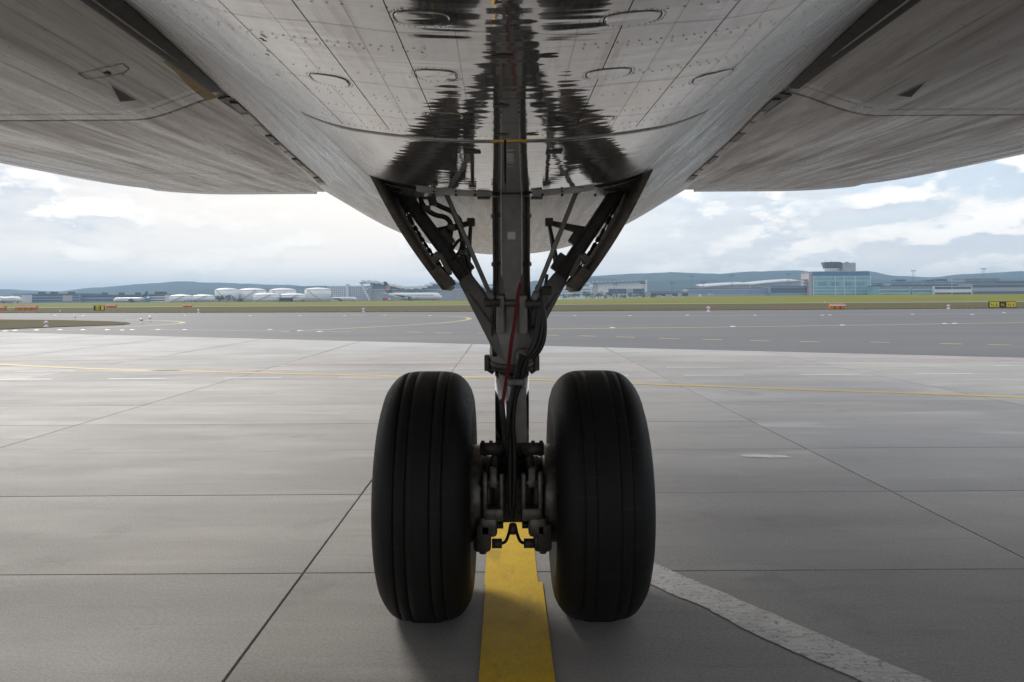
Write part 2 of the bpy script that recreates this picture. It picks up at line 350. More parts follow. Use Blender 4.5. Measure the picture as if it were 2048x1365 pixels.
M['red_line'] = mat('faded_red_paint', (0.42, 0.25, 0.25), (0.45, 0.36, 0.36), rough=0.7, nscale=3)
M['dry_grass'] = mat('dry_grass', (0.13, 0.105, 0.065), (0.10, 0.10, 0.04), rough=0.95, nscale=0.08, scale=(0.4, 1.6, 1), lo=0.4, hi=0.62, detail=10, spec=0.1, bump=0.15, bscale=1.5)
M['green_grass'] = mat('green_grass', (0.19, 0.215, 0.03), (0.19, 0.15, 0.055), rough=0.95, nscale=0.05, scale=(0.35, 1.2, 1), lo=0.45, hi=0.68, detail=10, spec=0.1, bump=0.15, bscale=1.5,
        extra=[((0.20, 0.19, 0.02), (0.5, 1, 1), 0.12, 0.55, 0.7, 0.6)])
M['field'] = mat('field', (0.09, 0.10, 0.04), (0.12, 0.11, 0.06), rough=1.0, nscale=0.01, spec=0.1)
M['hill'] = mat('wooded_hill', (0.028, 0.042, 0.036), (0.045, 0.06, 0.045), rough=1.0, nscale=0.004, detail=10, spec=0.05)
M['road_grey'] = plain('service_road_grey', (0.30, 0.30, 0.29), 0.8)

# ------------------------------------------------------------------ ground
def struct(o): o['kind'] = 'structure'; return o
bm = BM(); flat(bm, [(-6500, -400, 0), (6500, -400, 0), (6500, 5500, 0), (-6500, 5500, 0)], -0.30); struct(obj('ground', bm, M['field']))
AE = lambda x: 28.67 - 0.4977 * x                 # far edge of the concrete apron
def clip(poly, keep):                              # Sutherland-Hodgman against keep(p) >= 0
    out = []
    for i, p in enumerate(poly):
        q = poly[(i + 1) % len(poly)]; a, b = keep(p), keep(q)
        if a >= 0: out.append(p)
        if a * b < 0: t = a / (a - b); out.append((p[0] + (q[0]-p[0]) * t, p[1] + (q[1]-p[1]) * t))
    return out
bm = BM(); flat(bm, [(-90, -40, 0), (90, -40, 0), (90, -8, 0), (50, AE(50), 0), (-90, AE(-90), 0)], -0.03)
apron = struct(obj('apron', bm, M['joint']))
# concrete slabs one by one
LX = [-1.33 + 4.83 * k for k in range(-7, 8)]
RY = [4.88 + 1.955 * k for k in range(-3, 11)]
slab_mesh = {}
g_ = 0.0055
nsl = 0
for i in range(len(LX) - 1):
    for j in range(len(RY) - 1):
        x0, x1, y0, y1 = LX[i] + g_, LX[i+1] - g_, RY[j] + g_ * 0.45, RY[j+1] - g_ * 0.45
        poly = clip([(x0, y0), (x1, y0), (x1, y1), (x0, y1)], lambda p: AE(p[0]) - 0.01 - p[1])
        if len(poly) < 3: continue
        vis = any(p[1] > 2.6 and abs(p[0]) < 0.72 * p[1] + 0.6 for p in poly)
        full = len(poly) == 4 and poly[2] == (x1, y1)
        if not vis and y1 < 2.4: pass
        elif not vis: continue
        cx_, cy_ = (x0 + x1) / 2, (y0 + y1) / 2
        bm = BM(); slabpoly(bm, [(p[0] - cx_, p[1] - cy_) for p in poly], -0.15, 0.0)
        e = [e for e in bm.edges if all(v.co.z > -0.01 for v in e.verts)]
        bmesh.ops.bevel(bm, geom=e, offset=0.004, segments=2, affect='EDGES')
        o = obj('concrete_slab', bm, M['concrete'], apron, loc=(cx_, cy_, random.uniform(-0.0015, 0.0015))); nsl += 1
        vis_cells = None
print('slabs', nsl)
# rest of the apron: pieces around the slabs, one sheet (far or outside the view)
cells = set()
bm = BM()
for x0, x1, y0, y1 in ((-90, 90, -40, RY[0]), (-90, LX[0], RY[0], 80), (LX[-1], 90, RY[0], 80), (LX[0], LX[-1], RY[-1], 80)):
    poly = clip([(x0, y0), (x1, y0), (x1, y1), (x0, y1)], lambda p: AE(p[0]) - p[1])
    if len(poly) > 2: flat(bm, [(p[0], p[1], 0) for p in poly], -0.002)
for i in range(len(LX) - 1):
    for j in range(len(RY) - 1):
        pass
far_apron = struct(obj('apron_far_field', bm, M['apron_far']))
# cells of the slab grid that lie outside the view
bm = BM()
for i in range(len(LX) - 1):
    for j in range(len(RY) - 1):
        poly = clip([(LX[i] + g_, RY[j] + .005), (LX[i+1] - g_, RY[j] + .005), (LX[i+1] - g_, RY[j+1] - .005), (LX[i] + g_, RY[j+1] - .005)], lambda p: AE(p[0]) - 0.01 - p[1])
        if len(poly) < 3: continue
        vis = any(p[1] > 2.6 and abs(p[0]) < 0.72 * p[1] + 0.6 for p in poly)
        if not vis and not (RY[j+1] < 2.4): slabpoly(bm, poly, -0.15, 0.0)
if len(bm.faces): obj('outer_slabs', bm, M['concrete'], apron)['kind'] = 'stuff'
else: bm.free()
# longitudinal joints carried on over the far sheet
bm = BM()
for x in LX: 
    y1 = AE(x) - 0.1
    if y1 > RY[-1] + 0.2: ribbon(bm, [(x, RY[-1]), (x, y1)], 0.03, 0.002)
y = RY[-1] + 1.955
obj('far_joint_lines', bm, M['joint'], far_apron)

# asphalt taxiway with its grass island
EDGE = [(-400, 150), (-150, 128), (-78, 114), (-40, 105), (0, 99.5), (71, 102.5), (150, 104), (400, 108)]
def edge_y(x):
    for (x0, y0), (x1, y1) in zip(EDGE, EDGE[1:]):
        if x0 <= x <= x1: return lerp(y0, y1, (x - x0) / (x1 - x0))
    return EDGE[0][1] if x < -400 else EDGE[-1][1]
bm = BM()
flat(bm, [(90, -40, 0), (400, -40, 0)] + [(x, y, 0) for x, y in EDGE[::-1]] + [(-400, 100, 0), (-400, 60, 0), (-90, AE(-90), 0), (50, AE(50), 0), (90, -8, 0)], -0.006)
bmesh.ops.triangulate(bm, faces=bm.faces[:])
taxiway = struct(obj('taxiway', bm, M['asphalt']))
bm = BM()
isl = [G(0, 640), G(120, 641), G(220, 643.5), G(252, 645.5), G(262, 648), G(245, 650.5), G(150, 653.5), G(0, 659.5)]
isl = [(-160, 105), (-120, 92)] + [(p.x, p.y) for p in isl] + [(-60, 52), (-160, 75)]
flat(bm, [(x, y, 0) for x, y in isl], 0.03); bmesh.ops.triangulate(bm, faces=bm.faces[:])
struct(obj('grass_island', bm, M['dry_grass']))
# verge, service road, green field beyond
def bank(x, y): return 2.35 * sm(-20, 190, x) * sm(185, 330, y) + 0.02
def grid_sheet(xs, ys, fn):
    bm = BM(); vs = [[bm.verts.new((x, y, fn(x, y))) for x in xs] for y in ys]
    for a, b in zip(vs, vs[1:]):
        for i in range(len(xs) - 1): bm.faces.new((a[i], a[i+1], b[i+1], b[i]))
    return bm
xs = [-900 + 30 * i for i in range(61)]
bm = BM(); rows = []
for t in (0, 0.25, 0.5, 0.75, 1): rows.append([bm.verts.new((x, lerp(edge_y(x), 192, t), 0.02 + 0.25 * math.sin(t * PI) * (0.6 + 0.4 * math.sin(x * 0.11 + t)))) for x in xs])
for a, b in zip(rows, rows[1:]):
    for i in range(len(xs) - 1): bm.faces.new((a[i], a[i+1], b[i+1], b[i]))
struct(obj('dry_grass_verge', bm, M['dry_grass'], smooth=True))
struct(obj('service_road', grid_sheet(xs, [192, 197, 203], lambda x, y: 0.06 + 0.5 * bank(x, y)), M['road_grey']))
struct(obj('green_field', grid_sheet(xs, [202.8, 225, 250, 275, 300, 330, 400, 500, 600], lambda x, y: bank(x, y) + 0.12 * math.sin(x * 0.05) * sm(203, 260, y)), M['green_grass'], smooth=True))
# hills
def hills(name, y0, prof, h0, depth):
    bm = BM(); rows = [[], [], [], []]
    for i in range(241):
        px = -900 + 3900 * i / 240
        el = 0
        for (xa, ya), (xb, yb) in zip(prof, prof[1:]):
            if xa <= px <= xb: el = lerp(ya, yb, sm(0, 1, (px - xa) / (xb - xa)))
        a, b = ray(px, el); x = a * y0; z = HC + b * y0 + h0 * (math.sin(px * 0.09) + 0.7 * math.sin(px * 0.23 + 1) + 0.4 * math.sin(px * 0.61))
        for k, (dy, fz) in enumerate(((-depth, -0.02), (-depth * .4, .55), (0, 1), (depth, .3))):
            rows[k].append(bm.verts.new((x * (y0 + dy) / y0, y0 + dy, z * fz)))
    for a, b in zip(rows, rows[1:]):
        for i in range(240): bm.faces.new((a[i], a[i+1], b[i+1], b[i]))
    struct(obj(name, bm, M['hill'], smooth=True))
hills('far_hills', 3000, [(-900, 572), (-300, 576), (0, 579), (110, 583), (200, 575), (290, 568), (360, 563), (430, 566), (560, 570), (680, 577), (900, 572), (1060, 566), (1180, 553), (1260, 548), (1345, 545), (1430, 548), (1520, 543), (1600, 541), (1640, 548), (1730, 542), (1790, 552), (1860, 555), (1940, 548), (2048, 543), (2300, 540), (2600, 550), (3000, 555)], 0.6, 400)
hills('near_hills', 2350, [(-900, 590), (-100, 592), (250, 590), (330, 584), (420, 579), (520, 576), (640, 572), (760, 577), (950, 582), (1100, 560), (1180, 556), (1300, 562), (1400, 560), (1500, 563), (1620, 556), (1760, 560), (1900, 562), (2048, 556), (2400, 560), (3000, 565)], 0.5, 330)

# ------------------------------------------------------------------ painted markings
def mark(name, parent, m, segs, w, z=0.004):
    bm = BM()
    for s in segs: ribbon(bm, s, w, z)
    return obj(name, bm, m, parent)
# broad yellow guide line under the gear, an older coat and a fresher overlapping one
bm = BM(); ys = [4.66 + 0.5 * i for i in range(26)]
ribbon(bm, [(0.018 + 0.0009 * y, y) for y in ys], 0.335, 0.004); obj('yellow_guide_line', bm, M['yellow'], apron)
bm = BM(); ribbon(bm, [(0.040, -6), (0.040, 4.685)], 0.355, 0.0075); obj('yellow_guide_line', bm, M['yellow'], apron)
# worn white curved stripe at the right
def edge_pts(pp):
    q = spline([G(*p) for p in pp], 10); rnd = random.Random(len(pp)); return [Vector((p.x + rnd.uniform(-.006, .006), p.y + rnd.uniform(-.008, .008), .004)) for p in q]
le = edge_pts([(1180, 1105), (1316, 1177), (1408, 1216), (1515, 1272), (1722, 1365), (1980, 1490)]); re_ = edge_pts([(1180, 1068), (1319, 1132), (1442, 1185), (1666, 1280), (1862, 1365), (2130, 1480)])
bm = BM(); lv = [bm.verts.new(p) for p in le]; rvv = [bm.verts.new(p) for p in re_]
for i in range(len(lv) - 1):
    bm.faces.new((lv[i], rvv[i], rvv[i+1], lv[i+1]))
obj('worn_white_stripe', bm, M['worn_white'], apron)
def gl(*pp): return [G(*p) for p in pp]
mark('yellow_lead_line', apron, M['faded_lead'], [spline(gl((-200, 716), (0, 729), (160, 737), (400, 743.5), (800, 753), (980, 757), (1060, 760), (1500, 776), (2048, 795), (2300, 806)), 6)], 0.22)
d = 17.0
mark('white_dash', apron, M['white_line'], [[(x, 17.05), (x + 1.35, 17.05)] for x in [-14.3 + 2.62 * k for k in range(11)] if x + 1.3 < AE(0)], 0.16)
mark('white_dash', apron, M['white_line'], [[(x, 18.95), (x + 1.55, 18.95)] for x in [-15.2 + 2.75 * k for k in range(12)]], 0.12)
mark('red_line', apron, M['red_line'], [[(-6, 20.5), (18, 20.5)]], 0.22)
mark('white_line', apron, M['white_line'], [[(-7, 20.1), (9, 20.1)]], 0.08)
bm = BM(); flat(bm, [G(1485, 910), G(1520, 909.5), G(1570, 912), G(1585, 916), G(1540, 916.5), G(1480, 914)], 0.004); obj('white_scuff', bm, M['worn_white'], apron)
TZ = 0.0
mark('yellow_dash', taxiway, M['faded_yellow'], [[G(x, y), G(x + 40 * k, y + 1.1 * k)] for x, y, k in [(872 - 60, 664.3, .8), (872, 666, .8), (1085, 670.2, .8), (1155, 671.8, .9), (1232, 674.2, .95), (1318, 676.8, 1), (1405, 679, 1), (1500, 681.3, 1), (1600, 683.5, 1), (1740, 684.4, 1), (1880, 687.3, 1.1), (1975, 689.4, 1.2)]], 0.36, TZ)
mark('yellow_edge_line', taxiway, M['faded_yellow'], [spline(gl((1040, 659), (1400, 655), (1800, 649.5), (2200, 643)), 4)], 0.55, TZ)
mark('white_edge_line', taxiway, M['faded_white'], [spline(gl((-150, 632.5), (0, 632), (500, 631), (1000, 631), (1100, 631.5), (1500, 631), (2200, 625)), 4)], 0.5, TZ)
mark('yellow_curve_line', taxiway, M['faded_yellow'], [spline(gl((560, 664), (700, 657), (850, 648.5), (915, 643), (938, 638.5), (925, 634.5), (860, 632.2), (700, 630.5)), 6)], [0.45] * 43, TZ)
mark('yellow_curve_line', taxiway, M['faded_yellow'], [spline(gl((180, 657), (290, 652), (345, 648.5), (366, 646), (350, 643), (300, 641), (250, 640)), 6)], 0.42, TZ)
mark('white_line', taxiway, M['faded_white'], [[G(-20, 662.5), G(240, 660)], [G(300, 659.5), G(700, 664)], [G(955, 667.0), G(985, 667.2)]], 0.25, TZ)

# tufts along the grass edges
def tufts(name, pts, m, hmin, hmax):
    bm = BM()
    for x, y, z in pts:
        for _ in range(2):
            a = random.uniform(0, PI); h = random.uniform(hmin, hmax); w = h * 0.6; dx, dy = math.cos(a) * w, math.sin(a) * w * 0.4
            bm.faces.new([bm.verts.new(p) for p in ((x - dx, y - dy, z - .02), (x + dx, y + dy, z - .02), (x + random.uniform(-.5, .5) * w, y, z + h))])
    o = obj(name, bm, m); o['kind'] = 'stuff'
pts = [(x, edge_y(x) + random.uniform(-.1, .5), 0.0) for x in [random.uniform(-85, 85) for _ in range(4000)]]
tufts('verge_grass_blades', pts, M['dry_grass'], 0.03, 0.12)

# ------------------------------------------------------------------ the airliner
R = 3.05; ZB = 2.30
def kx(Y):
    pts = [(-20, .22), (2.55, .21), (3.45, .15), (5.3, .055), (6.6, 0), (99, 0)]
    for (a, p), (b, q) in zip(pts, pts[1:]):
        if a <= Y <= b: return lerp(p, q, (Y - a) / (b - a))
    return 0
def rise(Y):                                     # tail upsweep
    if Y < 8.3: return 0.0
    t = Y - 8.3; return 0.034 * t * t if t < 6 else 0.034 * 36 + 0.408 * (t - 6) * 0.62
def rad(Y): return R if Y < 12 else max(0.5, R - 0.008 * (Y - 12) ** 2)
def belly(X, Y):
    r = rad(Y); zb = ZB + rise(Y) - (0.015 * sm(3.7, 4.3, Y)) - 0.018 * max(0.0, min(2.46 - Y, 3.0)); ax = min(abs(X), r * .999)
    return zb + r - math.sqrt(r * r - ax * ax) + kx(Y) * sm(0.5, 1.35, ax)
def wing_z(X, Y):
    ax = abs(X)
    z = 2.615 + 0.14 * max(0.0, (Y - 3.45) / 3.35) ** 1.2
    if Y < 1.0: z += 0.02 * (1.0 - Y) ** 1.6
    z += 0.125 * (1 - sm(1.22, 1.72, ax)) * (1 - sm(4.2, 6.7, Y))
    t = ax - 2.5
    if t > 0: z += 0.072 * t * t if t < 2.1 else 0.072 * 2.1 ** 2 + 0.302 * (t - 2.1) * 0.55
    return z
def root_x(Y): return 1.30 + 0.05 * sm(3, 5.4, Y) + 0.25 * sm(5.2, 6.8, Y)

plane = empty('airliner', (0, 4.3, 0), label='large silver grey airliner overhead, seen from under its belly with twin wheel centre landing gear', cat='airliner')
def part(name, bm, m, smooth=False, parent=None):
    """mesh built in world space, parented keeping its place"""
    o = obj(name, bm, m, None, smooth); p = parent or plane; o.parent = p
    if p == plane: o.matrix_parent_inverse = Matrix.Translation(-plane.location)
    return o

DX, DY0, DY1, BY = 0.665, 2.46, 3.66, 3.79           # belly door half width, its ends, aft end of the bay slot
# fuselage skin
phis = sorted(set([round(-180 + 6 * i, 3) for i in range(61) if abs(-180 + 6 * i) > 36] + [round(-36 + 0.75 * i, 3) for i in range(97)]))
xs_ = [R * math.sin(math.radians(p)) for p in phis]
ysf = sorted(set([-16, -12, -8, -5, -3, -1.5, 0] + [round(0.4 + 0.12 * i, 3) for i in range(17)] + [DY0, 2.6, 2.8, 3.0, 3.2, 3.4, DY1, BY] + [3.9 + 0.2 * i for i in range(30)] + [10.5, 11.5, 12.5, 14, 16, 18, 20, 22, 24, 26]))
ysf = [y for y in ysf if not (DY0 - .08 < y < DY0 and y != DY0)]
bi = min(range(len(phis)), key=lambda i: abs(xs_[i] + DX) + (0 if abs(phis[i]) < 90 else 99)); bj = min(range(len(phis)), key=lambda i: abs(xs_[i] - DX) + (0 if abs(phis[i]) < 90 else 99))
DXa = -xs_[bi]
def skin_pt(phi, Y):
    r = rad(Y); a = math.radians(phi); X = r * math.sin(a); zb = ZB + rise(Y) - 0.015 * sm(3.7, 4.3, Y) - 0.018 * max(0.0, min(2.46 - Y, 3.0))
    z = zb + r - r * math.cos(a)
    f = 1 - sm(35, 80, abs(phi)); z += kx(Y) * sm(0.5, 1.35, abs(X)) * (f if abs(phi) < 90 else 0)
    return (X, Y, z)
def skin(y_lo, y_hi):
    bm = BM(); yy = [y for y in ysf if y_lo <= y <= y_hi]
    vs = [[bm.verts.new(skin_pt(p, y)) for p in phis[:-1]] for y in yy]; n = len(phis) - 1
    for j in range(len(yy) - 1):
        for i in range(n):
            if bi <= i < bj and DY0 - 1e-4 <= yy[j] and yy[j+1] <= BY + 1e-4: continue
            fc = bm.faces.new((vs[j][i], vs[j][(i+1) % n], vs[j+1][(i+1) % n], vs[j+1][i]))
            cx_ = abs(fc.calc_center_median().x)
            if cx_ > 0.655 or abs(phis[i]) > 90: fc.material_index = 1
            elif yy[j] >= BY - 1e-4: fc.material_index = 2
            if yy[j] >= 5.0 and cx_ < 2.2 and abs(phis[i]) < 90: fc.material_index = 2
    return bm
part('fuselage', skin(-16, BY), [M['belly'], M['side_skin']], True)
part('aft_fuselage', skin(BY, 99), [M['belly'], M['side_skin'], M['aft_belly']], True)
# belly doors left and right of the centre seam
for s in (-1, 1):
    bm = BM(); g = 0.0055; x0, x1 = 0.0035, DXa - g
    xx = [lerp(x0, x1, i / 24) for i in range(25)]; yy = [lerp(DY0 + g * 1.6, DY1, i / 26) for i in range(27)]
    vs = [[bm.verts.new((s * x, y, belly(x, y) - 0.001)) for x in xx] for y in yy]
    up = [[bm.verts.new((s * x, y, belly(x, y) + 0.035)) for x in xx] for y in (yy[0], yy[-1])]
    for a, b in zip(vs, vs[1:]):
        for i in range(24): bm.faces.new((a[i], a[i+1], b[i+1], b[i]))
    for row, u in ((vs[0], up[0]), (vs[-1], up[1])):
        for i in range(24): bm.faces.new((row[i], row[i+1], u[i+1], u[i]))
    part('belly_door', bm, M['belly'], 'auto')
# the bay above: dark box, light aft wall with bolts
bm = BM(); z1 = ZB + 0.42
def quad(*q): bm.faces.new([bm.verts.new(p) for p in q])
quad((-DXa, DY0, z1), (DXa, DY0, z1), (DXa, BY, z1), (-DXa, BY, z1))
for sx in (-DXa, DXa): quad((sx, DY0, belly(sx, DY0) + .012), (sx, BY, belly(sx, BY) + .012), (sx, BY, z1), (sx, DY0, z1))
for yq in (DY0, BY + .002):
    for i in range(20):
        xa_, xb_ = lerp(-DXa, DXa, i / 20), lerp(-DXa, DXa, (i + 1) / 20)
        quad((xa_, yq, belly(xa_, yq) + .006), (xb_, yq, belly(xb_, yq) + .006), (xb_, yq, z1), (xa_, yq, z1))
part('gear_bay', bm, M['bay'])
bm = BM(); n = 40; lo = []; hi_ = []
for i in range(n + 1):
    x = lerp(-0.45, 0.45, i / n); lo.append(bm.verts.new((x, BY - .006, belly(x, BY + .01) - 0.010))); hi_.append(bm.verts.new((x, BY - .03, belly(x, BY) + 0.12)))
for i in range(n):
    if abs(lerp(-.45, .45, (i + .5) / n) - .03) > .10: bm.faces.new((lo[i], lo[i+1], hi_[i+1], hi_[i]))
part('bay_wall', bm, M['bay_wall'])
for px, py, r_ in [(q, 391, .007) for q in (868, 912, 950, 1085, 1124, 1190)] + [(q, 384, .005) for q in (868, 912, 1124)]:
    bm = BM(); c = P(px, py, BY - .02); rod(bm, c, c + Vector((0, -.02, 0)), r_, n=8); part('bay_bolt', bm, M['bay'])
for a, b in ((845, 872), (955, 980), (1062, 1085)):
    p, q = P(a, 397, BY - .03), P(b, 398, BY - .03); bm = BM(); box(bm, p.x, q.x, p.y - .02, p.y + .02, p.z - .004, p.z + .006); part('bay_bracket', bm, M['bay'])

# ----- surface dressing on belly and wings
def strip(bm, pts, w, fn, off):
    """thin sealant strip along (x,y) points lying on surface fn"""
    pts = [Vector((p[0], p[1], 0)) for p in pts]; vs = []
    for i, p in enumerate(pts):
        d = (pts[min(i+1, len(pts)-1)] - pts[max(i-1, 0)]).normalized(); nn = Vector((-d.y, d.x, 0)) * (w / 2)
        vs.append([bm.verts.new((q.x, q.y, fn(q.x, q.y) - off)) for q in (p + nn, p - nn)])
    for a, b in zip(vs, vs[1:]): bm.faces.new((a[0], a[1], b[1], b[0]))
def dots(bm, pts, r, fn, off=0.0012, n=6, k_=1.0):
    for x, y in pts:
        c = bm.verts.new((x, y, fn(x, y) - off - .0006)); ring = [bm.verts.new((x + r * k_ * math.cos(2*PI*k/n), y + r * math.sin(2*PI*k/n), fn(x + r * k_ * math.cos(2*PI*k/n), y) - off)) for k in range(n)]
        for k in range(n): bm.faces.new((c, ring[k], ring[(k+1) % n]))
rv = BM(); sb = BM()
for x, y0, y1, stp in ((-.10, .9, 2.44, .013), (.145, .9, 2.44, .013), (-.29, 1.1, 2.44, .011), (.33, 1.1, 2.44, .011), (-.44, .9, 2.44, .012), (.5, .9, 2.44, .012),
                       (-.60, .9, 2.9, .02), (.62, .9, 2.9, .02), (-.73, 1.1, 3.6, .014), (.73, 1.1, 3.6, .014), (-.80, 1.1, 3.6, .012), (.82, 1.1, 3.6, .012)):
    k = int((y1 - y0) / stp); dots(rv, [(x + 0.02 * (y0 + stp * i - 2) * (1 if x > 0 else -1) * .6, y0 + stp * i) for i in range(k)], 0.0013, belly)
for y, x0, x1, stp in ((1.30, -.75, -.04, .026), (1.33, .2, .8, .03), (1.52, -.8, -.12, .022), (1.545, -.8, -.12, .03), (1.50, .16, .82, .022), (1.525, .16, .82, .03), (1.74, -.82, -.05, .03), (1.72, .2, .85, .022), (1.745, .3, .85, .022),
                       (1.95, -.85, -.25, .03), (1.98, -.85, -.25, .03), (1.93, .25, .85, .03), (2.12, -.85, -.12, .022), (2.14, .1, .85, .022), (2.30, -.8, -.1, .03), (2.32, .1, .8, .022), (2.40, -.6, .6, .02), (2.7, -1.0, -.7, .02), (3.0, .7, 1.0, .02)):
    k = int((x1 - x0) / stp); dots(rv, [(x0 + stp * i, y) for i in range(k) if random.random() > .05], 0.0017, belly, k_=2.0)
for x in (-.205, .22, -.37, .42, -.52, .565, -.79, .80): strip(sb, [(x, 1.0 + .1 * i) for i in range(15)], 0.0014, belly, .0009)
for y in (1.42, 1.835, 2.21): strip(sb, [(-.9 + .05 * i, y + .01 * math.sin(i)) for i in range(37)], 0.0012, belly, .0009)
for s in (-1, 1):
    strip(sb, [(s * .845, 1.0 + .1 * i) for i in range(24)], 0.003, belly, .0009)
    strip(sb, [(s * .98, 1.6 + .1 * i) for i in range(20)], 0.003, belly, .0009)
part('panel_seam', sb, M['seam'])['kind'] = 'stuff'
# oval access covers
for px, py, w, h in ((845, 37, 112, 30), (1265, 36, 112, 26), (872, 150, 82, 22), (1217, 147, 88, 20), (660, 160, 74, 22), (1425, 154, 76, 20), (890, 232, 74, 14), (1192, 240, 70, 12)):
    cx_, cy_ = hit(px, py, belly); a = w / F * cy_ / 2; b = cy_ * h / (HY - py) / 2
    bm = BM(); N = 32; sup = lambda t: (cx_ + a * abs(math.cos(t)) ** .7 * math.copysign(1, math.cos(t)), cy_ + b * abs(math.sin(t)) ** .7 * math.copysign(1, math.sin(t)))
    ring = [sup(2*PI*k/N) for k in range(N)]
    top = [bm.verts.new((cx_ + (x - cx_) * .94, cy_ + (y - cy_) * .94, belly(x, y) - .0022)) for x, y in ring]; bot = [bm.verts.new((x, y, belly(x, y) + .001)) for x, y in ring]
    bm.faces.new(top)
    for k in range(N): bm.faces.new((top[k], top[(k+1) % N], bot[(k+1) % N], bot[k]))
    cov = part('access_cover', bm, M['belly'])
    bm = BM(); strip(bm, [(cx_ + (x - cx_) * 1.03, cy_ + (y - cy_) * 1.03) for x, y in ring + ring[:1]], .0022, belly, .0008); part('cover_gap', bm, M['seam'], parent=None)
    dots(rv, [(cx_ + (x - cx_) * 1.16, cy_ + (y - cy_) * 1.22) for x, y in ring[::1]], .0019, belly)
part('rivet', rv, M['rivet'])['kind'] = 'stuff'
for px, py, w, h in ((1006, 112, 44, 7), (1096, 111, 44, 6), (1003, 211, 36, 6), (1077, 210, 36, 6), (1004, 269, 30, 4), (1064, 268, 30, 4)):
    cx_, cy_ = hit(px, py, belly); a = w / F * cy_ / 2; b = cy_ * h / (HY - py) / 2
    bm = BM(); N = 20; bm.faces.new([bm.verts.new((cx_ + a * math.cos(2*PI*k/N), cy_ + b * math.sin(2*PI*k/N), belly(cx_, cy_) - .0025)) for k in range(N)]); part('drain_oval', bm, M['rivet'])  # dark ovals paint the drains and the broken reflections around them
for px, py in ((945, 303), (1108, 303)):
    cx_, cy_ = hit(px, py, belly); bm = BM(); bbox(bm, cx_ - .03, cx_ + .03, cy_ - .035, cy_ + .03, belly(cx_, cy_) - .004, belly(cx_, cy_) + .01, .003); part('vent_slot', bm, M['seam'])
for px, py in ((523, 74), (529, 78), (535, 106), (556, 147)):
    cx_, cy_ = hit(px, py, belly); bm = BM(); dots(bm, [(cx_, cy_)], .0055, belly, .004, 10); part('bolt_head', bm, M['seam'])

# ----- wings
def wing_sheet(s, xs, ys, thick_up, x_of=None):
    bm = BM()
    lo = []; hi_ = []
    for y in ys:
        a = []; b = []
        for x in xs:
            xx = root_x(y) + (x - 1.30) if x < 3 else x + (root_x(y) - 1.3) * max(0, (6 - x) / 3)
            a.append(bm.verts.new((s * xx, y, wing_z(xx, y)))); b.append(bm.verts.new((s * xx, y, wing_z(xx, y) + thick_up(xx, y))))
        lo.append(a); hi_.append(b)
    n, m_ = len(ys), len(xs)
    for j in range(n - 1):
        for i in range(m_ - 1):
            bm.faces.new((lo[j][i], lo[j][i+1], lo[j+1][i+1], lo[j+1][i])); bm.faces.new((hi_[j][i], hi_[j][i+1], hi_[j+1][i+1], hi_[j+1][i]))
        for i in (0, m_ - 1): bm.faces.new((lo[j][i], lo[j+1][i], hi_[j+1][i], hi_[j][i]))
    for j in (0, n - 1):
        for i in range(m_ - 1): bm.faces.new((lo[j][i], lo[j][i+1], hi_[j][i+1], hi_[j][i]))
    return bm
wx = [1.30 + .05 * i for i in range(12)] + [1.9 + .15 * i for i in range(20)] + [5.0, 5.6, 6.4, 7.5, 9, 11, 14, 18, 22, 25]
SEAM = 3.46
tri = lambda p: p
